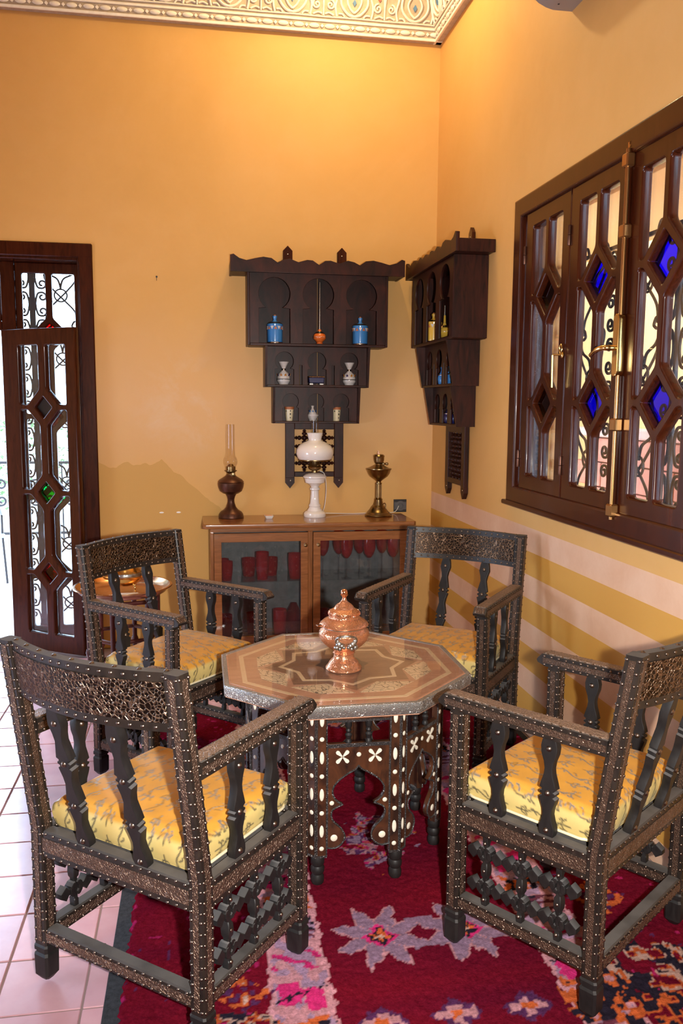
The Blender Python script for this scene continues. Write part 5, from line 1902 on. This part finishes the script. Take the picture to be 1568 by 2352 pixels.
# ------------------------------------------------------------------ glazed joinery with diamond panes
def diamond_sash(name, w, z0, z1, cols, pz0, pz1, dia, ai, bi, ao, bo, hb, glass, parent=None, M=None, th=0.040, mat='frame_wood'):
    """leaf drawn in (u, z), u from 0 to w; cols = pane edges u0..u3; dia = [(z, glass)]"""
    u0, u1, u2, u3 = cols
    uc = (u1 + u2) / 2
    hm = (u2 - u1) / 2
    loops = [[(0, z0), (w, z0), (w, z1), (0, z1)]]
    panes = []
    zs = sorted(z for z, _ in dia)
    edges = [pz0] + zs + [pz1]

    def cut(s):
        """polygons of one column; s = -1 left, +1 right"""
        uo, ui = (u0, u1) if s < 0 else (u3, u2)
        res = []
        for k in range(len(edges) - 1):
            lo, hi = edges[k], edges[k + 1]
            p = []
            if k == 0:
                p += [(uo, lo), (ui, lo)]
            else:
                p += [(uo, lo + hb), (uc + s * ao * (1 - hb / bo), lo + hb), (ui, lo + bo * (1 - hm / ao))]
            if k == len(edges) - 2:
                p += [(ui, hi), (uo, hi)]
            else:
                p += [(ui, hi - bo * (1 - hm / ao)), (uc + s * ao * (1 - hb / bo), hi - hb), (uo, hi - hb)]
            res.append(p)
        return res

    def rounded(p, r_=0.014):
        out = []
        n_ = len(p)
        for k in range(n_):
            a, b_, c = Vector(p[k - 1]), Vector(p[k]), Vector(p[(k + 1) % n_])
            d1, d2 = (a - b_), (c - b_)
            q = min(r_, d1.length * 0.4, d2.length * 0.4)
            s_, e = b_ + d1.normalized() * q, b_ + d2.normalized() * q
            for t in (0, 0.33, 0.67, 1):
                out.append(tuple((s_ * (1 - t) + b_ * t) * (1 - t) + (b_ * (1 - t) + e * t) * t))
        return out

    for s in (-1, 1):
        for p in cut(s):
            loops.append(rounded(p))
            panes.append((p, glass))
    for z, g in dia:
        d = [(uc - ai, z), (uc, z - bi), (uc + ai, z), (uc, z + bi)]
        loops.append(rounded(d, 0.006))
        panes.append((d, g))
    o = plate_ob(name, loops, th, mat, parent, M, 0.007, smooth=50)
    for p, g in panes:
        cx = sum(a for a, _ in p) / len(p)
        cz = sum(b_ for _, b_ in p) / len(p)
        gp = [(a + (0.006 if a > cx else -0.006), b_ + (0.006 if b_ > cz else -0.006)) for a, b_ in p]
        MB().prism(gp, 0.006, 0.009).build('pane', g, o, 0)
    return o


def frame_ring(x0, x1, z0, z1, w, y0, y1, bevel=0.008):
    loops = [[(x0, z0), (x1, z0), (x1, z1), (x0, z1)], [(x0 + w, z0 + w), (x0 + w, z1 - w), (x1 - w, z1 - w), (x1 - w, z0 + w)]]
    me = plate(loops, y1 - y0, bevel, 2)
    me.transform(Tm(0, (y0 + y1) / 2, 0) @ XZ)
    return me


# window in the right wall: four leaves; local x runs towards the camera
WY0 = 4.095
me = frame_ring(0, WY0 - 1.80, 1.127, 2.620, 0.092, -0.030, 0.030, 0.010)
me2 = frame_ring(0.062, WY0 - 1.862, 1.180, 2.562, 0.050, 0.020, 0.110, 0.004)
bm = bmesh.new()
bm.from_mesh(me)
bm.from_mesh(me2)
bm.to_mesh(me)
bm.free()
me.materials.clear()
finish(me, 'frame_wood', 40)
win = ob('window_1', me, None, Tm(XR, WY0, 0) @ Rz(-PI / 2))
tag(win, 'four leaf brown window with blue and red diamond panes, iron grille outside', 'window', kind='structure')
LW = 0.4975
for k in range(4):
    g = 'pane_darkred' if k in (0, 3) else 'pane_blue'
    lf = diamond_sash('sash', LW - 0.003, 1.208, 2.532, (0.085, 0.230, 0.2675, 0.4125), 1.283, 2.457, [(2.125, g), (1.632, g)], 0.098, 0.092, 0.152, 0.146, 0.017, 'pane_clear', win,
                      Tm(0.135 + k * LW, 0.004, 0))
    for z in (1.36, 2.34):
        hx = -0.002 if k < 2 else LW - 0.001
        MB().lathe([(0, -0.042), (0.006, -0.042), (0.0075, -0.036), (0.0075, -0.002), (0.005, 0), (0.0075, 0.002), (0.0075, 0.036), (0.006, 0.042), (0, 0.042)], 10, Tm(hx, -0.024, z)).build('hinge', 'bronze_brown', lf, 40)
xj = 0.135 + 2 * LW
cov = MB().box(xj - 0.028, xj + 0.006, -0.032, -0.016, 1.212, 2.528, c=0.003).build('meeting_stile', 'frame_wood', win, 0)
es = MB().tube([(xj + 0.012, -0.036, 1.190), (xj + 0.012, -0.036, 1.74)], 0.0085, 10).tube([(xj + 0.012, -0.036, 1.93), (xj + 0.012, -0.036, 2.545)], 0.0085, 10)
eo = es.build('bolt_rod', 'brass_bar', win, 40)
for z in (1.225, 2.255, 2.505, 1.55):
    MB().box(xj - 0.012, xj + 0.030, -0.050, -0.016, z - 0.024, z + 0.024, c=0.005).build('rod_guide', 'brass_bar', eo, 0)
MB().box(xj - 0.010, xj + 0.022, -0.026, -0.010, 1.175, 1.20, c=0.004).build('rod_socket', 'brass_bar', eo, 0)
MB().box(xj - 0.010, xj + 0.022, -0.030, -0.010, 2.545, 2.575, c=0.004).build('rod_socket', 'brass_bar', eo, 0)
hp = plate_ob('handle_plate', [arc(0, 0.095, 0.021, 0, PI, 8) + arc(0, -0.095, 0.021, PI, 2 * PI, 8)], 0.030, 'brass_handle', win, Tm(xj + 0.006, -0.036, 1.845), 0.004)
MB().tube(smooth_path([(0, -0.015, -0.01), (0, -0.045, -0.01), (-0.020, -0.058, -0.010), (-0.060, -0.062, -0.018), (-0.105, -0.058, -0.032)], 5), [0.011] * 8 + [0.010] * 8 + [0.009] * 5, 10).build('lever', 'brass_handle', hp, 60)
lk = MB().lathe([(0, 0), (0.014, 0), (0.014, 0.004), (0.008, 0.008), (0, 0.008)], 12, Tm(0.135 + LW - 0.025, -0.018, 1.840) @ Rx(PI / 2)).build('lock', 'brass_handle', win, 40)
ky = MB().tube([(0.135 + LW - 0.025, -0.024, 1.840), (0.135 + LW - 0.045, -0.055, 1.842)], 0.0045, 8)
ky.tube([(0.135 + LW - 0.047, -0.055, 1.840), (0.135 + LW - 0.052, -0.050, 1.70)], 0.0055, 8)
ky.tube([(0.135 + LW - 0.025 + 0.012 * math.cos(a), -0.028, 1.865 + 0.02 * math.sin(a)) for a in np.linspace(0, 2 * PI, 14)[:-1]], 0.004, 6, True)
ky.build('key', 'brass_handle', lk, 60)
MB().box(-0.02, WY0 - 1.80 + 0.02, -0.045, 0.0, 1.118, 1.142, c=0.005).build('sill', 'frame_wood', win, 0)

# ------------------------------------------------------------------ iron grilles
def scroll_mesh(pts, r_=0.0065, name='scroll'):
    return MB().tube([(x, 0, z) for x, z in pts], r_, 7).mesh(name, 'iron', 60)


def c_scroll(h):
    """C with curled ends, opening to +x, centred, height h"""
    r_ = h * 0.19
    a = spiral(r_ * 1.5, h / 2 - r_, r_, 1.05, PI * 0.5, -1, 22, 0.3)[::-1]
    b_ = spiral(r_ * 1.5, -h / 2 + r_, r_, 1.05, -PI * 0.5, 1, 22, 0.3)
    mid = smooth2([a[-1], (r_ * 0.5, h / 2 - r_ * 0.35), (0.0, 0.0), (r_ * 0.5, -h / 2 + r_ * 0.35), b_[0]], 6)
    return a + mid[1:-1] + b_


CS = scroll_mesh(c_scroll(0.150))
SP = scroll_mesh(smooth2([(0, 0), (0.02, 0.06), (0.09, 0.10), (0.12, 0.17), (0.085, 0.20), (0.065, 0.17), (0.085, 0.155)], 6))
CR = scroll_mesh(smooth2([(-0.10, -0.17), (-0.085, -0.10), (-0.02, -0.03), (0.04, 0.03), (0.095, 0.10), (0.10, 0.17)], 6), 0.006)
RING = MB().tube([(0.040 * math.cos(a), 0, 0.040 * math.sin(a)) for a in np.linspace(0, 2 * PI, 25)[:-1]], 0.0055, 7, True).mesh('ring', 'iron', 60)


def grille(name, label, M, cols, z0, z1, x0, x1, flat=True):
    root = thing(name, label, 'grille')
    root.matrix_world = M
    H = z1 - z0
    for z in (z0, z1):
        MB().box(x0, x1, -0.006, 0.006, z - 0.008, z + 0.008).build('rail', 'iron', root, 0)
    for x in cols:
        MB().box(x - (0.018 if flat else 0.008), x + (0.018 if flat else 0.008), -0.007, 0.007, z0, z1).build('bar', 'iron', root, 0)
        n_ = max(1, int(H / 0.17))
        for k in range(n_):
            z = z0 + H * (k + 0.5) / n_
            for s in (0, PI):
                ob('scroll', CS, root, Tm(x + (0.020 if s == 0 else -0.020), 0, z) @ Rz(s))
    mids = [(a + b_) / 2 for a, b_ in zip(cols, cols[1:])]
    for x in mids:
        n_ = max(1, int(H / 0.36))
        for k in range(n_):
            z = z0 + H * (k + 0.5) / n_
            ob('crossing', CR, root, Tm(x, 0.004, z))
            ob('crossing', CR, root, Tm(x, -0.004, z) @ Rz(PI))
            ob('ring', RING, root, Tm(x, 0, z))
            for s in (0, PI):
                ob('scroll', SP, root, Tm(x, 0, z + H / n_ * 0.5 - 0.16) @ Rz(s))
    return root


grille('window_grille', 'black wrought iron scroll grille outside the right window', Tm(XR + 0.20, 4.02, 0) @ Rz(-PI / 2), [0.12 + k * 0.47 for k in range(5)], 1.19, 2.30, 0.0, 2.14, False)
grille('sidelight_grille', 'black wrought iron scroll grille behind the door sidelight', Tm(0, YB + 0.235, 0), [-1.062, -0.705], 0.06, 2.52, -1.16, -0.69)

# ------------------------------------------------------------------ door way at the left
fm = MB()
fm.box(-0.735, -0.648, YB - 0.022, YB - 0.001, 0, 2.604, c=0.006)
fm.box(-2.57, -0.648, YB - 0.023, YB - 0.001, 2.520, 2.606, c=0.006)
fm.box(-2.57, -2.49, YB - 0.022, YB - 0.001, 0, 2.604, c=0.006)
fm.box(-0.745, -0.6905, YB, YB + 0.20, 0, 2.56, c=0.004)
fm.box(-2.50, -2.445, YB, YB + 0.20, 0, 2.56, c=0.004)
fm.box(-2.445, -0.745, YB, YB + 0.20, 2.505, 2.56, c=0.004)
fm.box(-1.235, -1.150, YB + 0.13, YB + 0.20, 0, 2.506, c=0.004)
fm.box(-2.445, -1.236, YB + 0.13, YB + 0.20, 2.075, 2.135, c=0.004)
fo = fm.build('trim_3', 'frame_wood', None, 0)
tag(fo, 'glossy dark brown wooden frame around the garden door and sidelight', 'door frame', kind='structure')
sl = diamond_sash('window_2', 0.404, 0.02, 2.505, (0.040, 0.184, 0.224, 0.364), 0.13, 2.440, [(2.06, 'pane_red'), (1.53, 'pane_darkred'), (1.00, 'pane_green'), (0.47, 'pane_red')], 0.064, 0.068, 0.118, 0.122, 0.017, 'pane_clear', None, Tm(-1.149, YB + 0.165, 0))
tag(sl, 'fixed sidelight beside the door with a red diamond pane on top', 'window', kind='structure')
tw = diamond_sash('window_3', 1.205, 2.137, 2.503, (0.05, 0.57, 0.63, 1.155), 2.19, 2.45, [], 0.1, 0.1, 0.15, 0.15, 0.01, 'pane_clear', None, Tm(-2.443, YB + 0.165, 0))
tag(tw, 'narrow fanlight over the garden door, at the photo edge', 'window', kind='structure')
la = math.atan2(5.415 - 5.705, -0.747 + 1.226)
dl = diamond_sash('door_1', 0.572, 0.012, 2.078, (0.130, 0.283, 0.342, 0.492), 0.128, 1.975, [(1.590, 'black_plastic'), (1.052, 'pane_green'), (0.530, 'pane_red')], 0.066, 0.068, 0.140, 0.146, 0.017, 'pane_clear', None, Tm(-1.224, 5.704, 0) @ Rz(la), 0.042)
tag(dl, 'narrow brown door leaf with green and red diamond panes, swung open inwards', 'door', kind='structure')
for z in (0.25, 1.05, 1.85):
    MB().lathe([(0, -0.05), (0.007, -0.05), (0.007, 0.05), (0, 0.05)], 10, Tm(-0.004, 0.024, z)).build('hinge', 'bronze_brown', dl, 40)

# ------------------------------------------------------------------ outside the door
gb = MB().box(-7.5, 1.8, YB + T, 13.0, -0.10, -0.02).build('terrace', 'terrace', None, 0)
tag(gb, 'sunlit pale paved terrace beyond the open door', 'terrace', kind='structure')
ra = thing('terrace_railing', 'dark iron railing with curls at the far terrace edge', 'railing', (-2.6, 10.2, -0.02))
for z in (0.95, 0.12):
    MB().box(-2.6, 2.6, -0.015, 0.015, z - 0.015, z + 0.015).build('rail', 'iron', ra, 0)
for k in range(14):
    MB().tube([(-2.6 + k * 0.4, 0, 0), (-2.6 + k * 0.4, 0, 0.95)], 0.010, 7).build('bar', 'iron', ra, 40)
    ob('scroll', CS, ra, Tm(-2.6 + k * 0.4 + 0.03, 0, 0.60) @ Matrix.Scale(2.0, 4))
gc = thing('garden_chair', 'black metal garden chair with a blue seat on the terrace', 'chair', (-2.05, 8.0, -0.02), 0.5)
for x, y in ((-.2, -.2), (.2, -.2), (-.2, .2), (.2, .2)):
    MB().tube([(x * 1.1, y * 1.1, 0), (x, y, 0.44), (x, y, 0.62 if y < 0 else 0.92)], 0.011, 7).build('leg', 'iron', gc, 40)
MB().box(-.22, .22, -.22, .22, .42, .46, c=0.01).build('seat', 'chair_blue', gc, 0)
MB().tube(smooth_path([(-.2, .2, .90), (-.1, .24, .97), (.1, .24, .97), (.2, .2, .90)], 5), 0.011, 7).build('back_rail', 'iron', gc, 60)
for s in (-1, 1):
    MB().tube(smooth_path([(s * .2, .2, .66), (s * .23, 0, .68), (s * .2, -.2, .62)], 5), 0.010, 7).build('armrest', 'iron', gc, 60)
for k in range(5):
    MB().tube([(-.16 + .08 * k, .21, .46), (-.16 + .08 * k, .235, .94)], 0.006, 6).build('back_bar', 'iron', gc, 60)


def shrub(name, label, loc, rx, rz_, n_, seed):
    t = thing(name, label, 'shrub', loc, 0, 'shrubs beyond the terrace')
    rr = random.Random(seed)
    m_ = MB()
    for _ in range(n_):
        a, u_ = rr.uniform(0, 2 * PI), rr.uniform(-0.85, 1)
        rad = rr.uniform(0.55, 1.0)
        p = Vector((rx * rad * math.sqrt(max(0, 1 - u_ * u_)) * math.cos(a), rx * rad * math.sqrt(max(0, 1 - u_ * u_)) * math.sin(a), rz_ * (1 + u_ * rad)))
        q_ = Matrix.Translation(p) @ Matrix.Rotation(rr.uniform(0, 6.3), 4, 'Z') @ Matrix.Rotation(rr.uniform(-1, 1), 4, 'X')
        L_ = rr.uniform(0.05, 0.10)
        m_.add([(0, 0, 0), (L_ * .35, L_ * .5, 0.01), (0, L_, 0), (-L_ * .35, L_ * .5, 0.01)], [(0, 1, 2, 3)], q_)
    f_ = m_.build('foliage', 'leaf_green', t, 0)
    tag(f_, kind='stuff')
    MB().tube([(0, 0, 0), (0.02, 0, rz_ * 0.6), (0, 0.02, rz_ * 1.3)], [0.03, 0.02, 0.01], 7).build('stem', 'bronze_brown', t, 40)


shrub('garden_shrub', 'green shrub beyond the railing, seen past the door leaf', (-2.3, 11.4, -0.02), 0.7, 0.9, 900, 3)
shrub('garden_shrub', 'green bush seen through the sidelight glass', (-0.6, 12.2, -0.02), 0.6, 0.7, 700, 4)

# ------------------------------------------------------------------ courtyard outside the window
cy_ = MB().box(XR + T, 6.2, -1.5, 8.0, -0.10, -0.02).build('courtyard_floor', 'court_pink', None, 0)
tag(cy_, 'pink paved courtyard floor outside the window', 'courtyard', kind='structure')
cw = MB().box(5.0, 5.25, -1.5, 9.5, -0.02, 4.2).build('courtyard_wall', 'court_pink', None, 0)
tag(cw, 'pale pink plaster courtyard wall seen through the window', 'wall', kind='structure')
cw2 = MB().box(XR + T + 0.001, 5.0, 7.6, 7.85, -0.02, 4.2).build('courtyard_end_wall', 'court_yellow', None, 0)
tag(cw2, 'yellow end wall of the courtyard', 'wall', kind='structure')
pw = thing('parapet', 'low brick red parapet in the courtyard outside the window', 'parapet', (3.3, 4.2, -0.02))
for k in range(7):
    for j in range(9):
        MB().box(-0.12, 0.12, -2.4 + j * 0.53 + (0.26 if k % 2 else 0), -2.4 + j * 0.53 + 0.515 + (0.26 if k % 2 else 0), k * 0.20, k * 0.20 + 0.19, c=0.006).build('brick', 'court_brick', pw, 0)
MB().box(-0.16, 0.16, -2.45, 2.7, 1.40, 1.47, c=0.01).build('coping', 'court_pink', pw, 0)
cr_ = MB().box(XR + T + 0.001, 3.6, -1.5, 7.5, 2.95, 3.15).build('gallery_roof', 'court_yellow', None, 0)
tag(cr_, 'tan soffit of the gallery roof outside the window', 'roof', kind='structure')
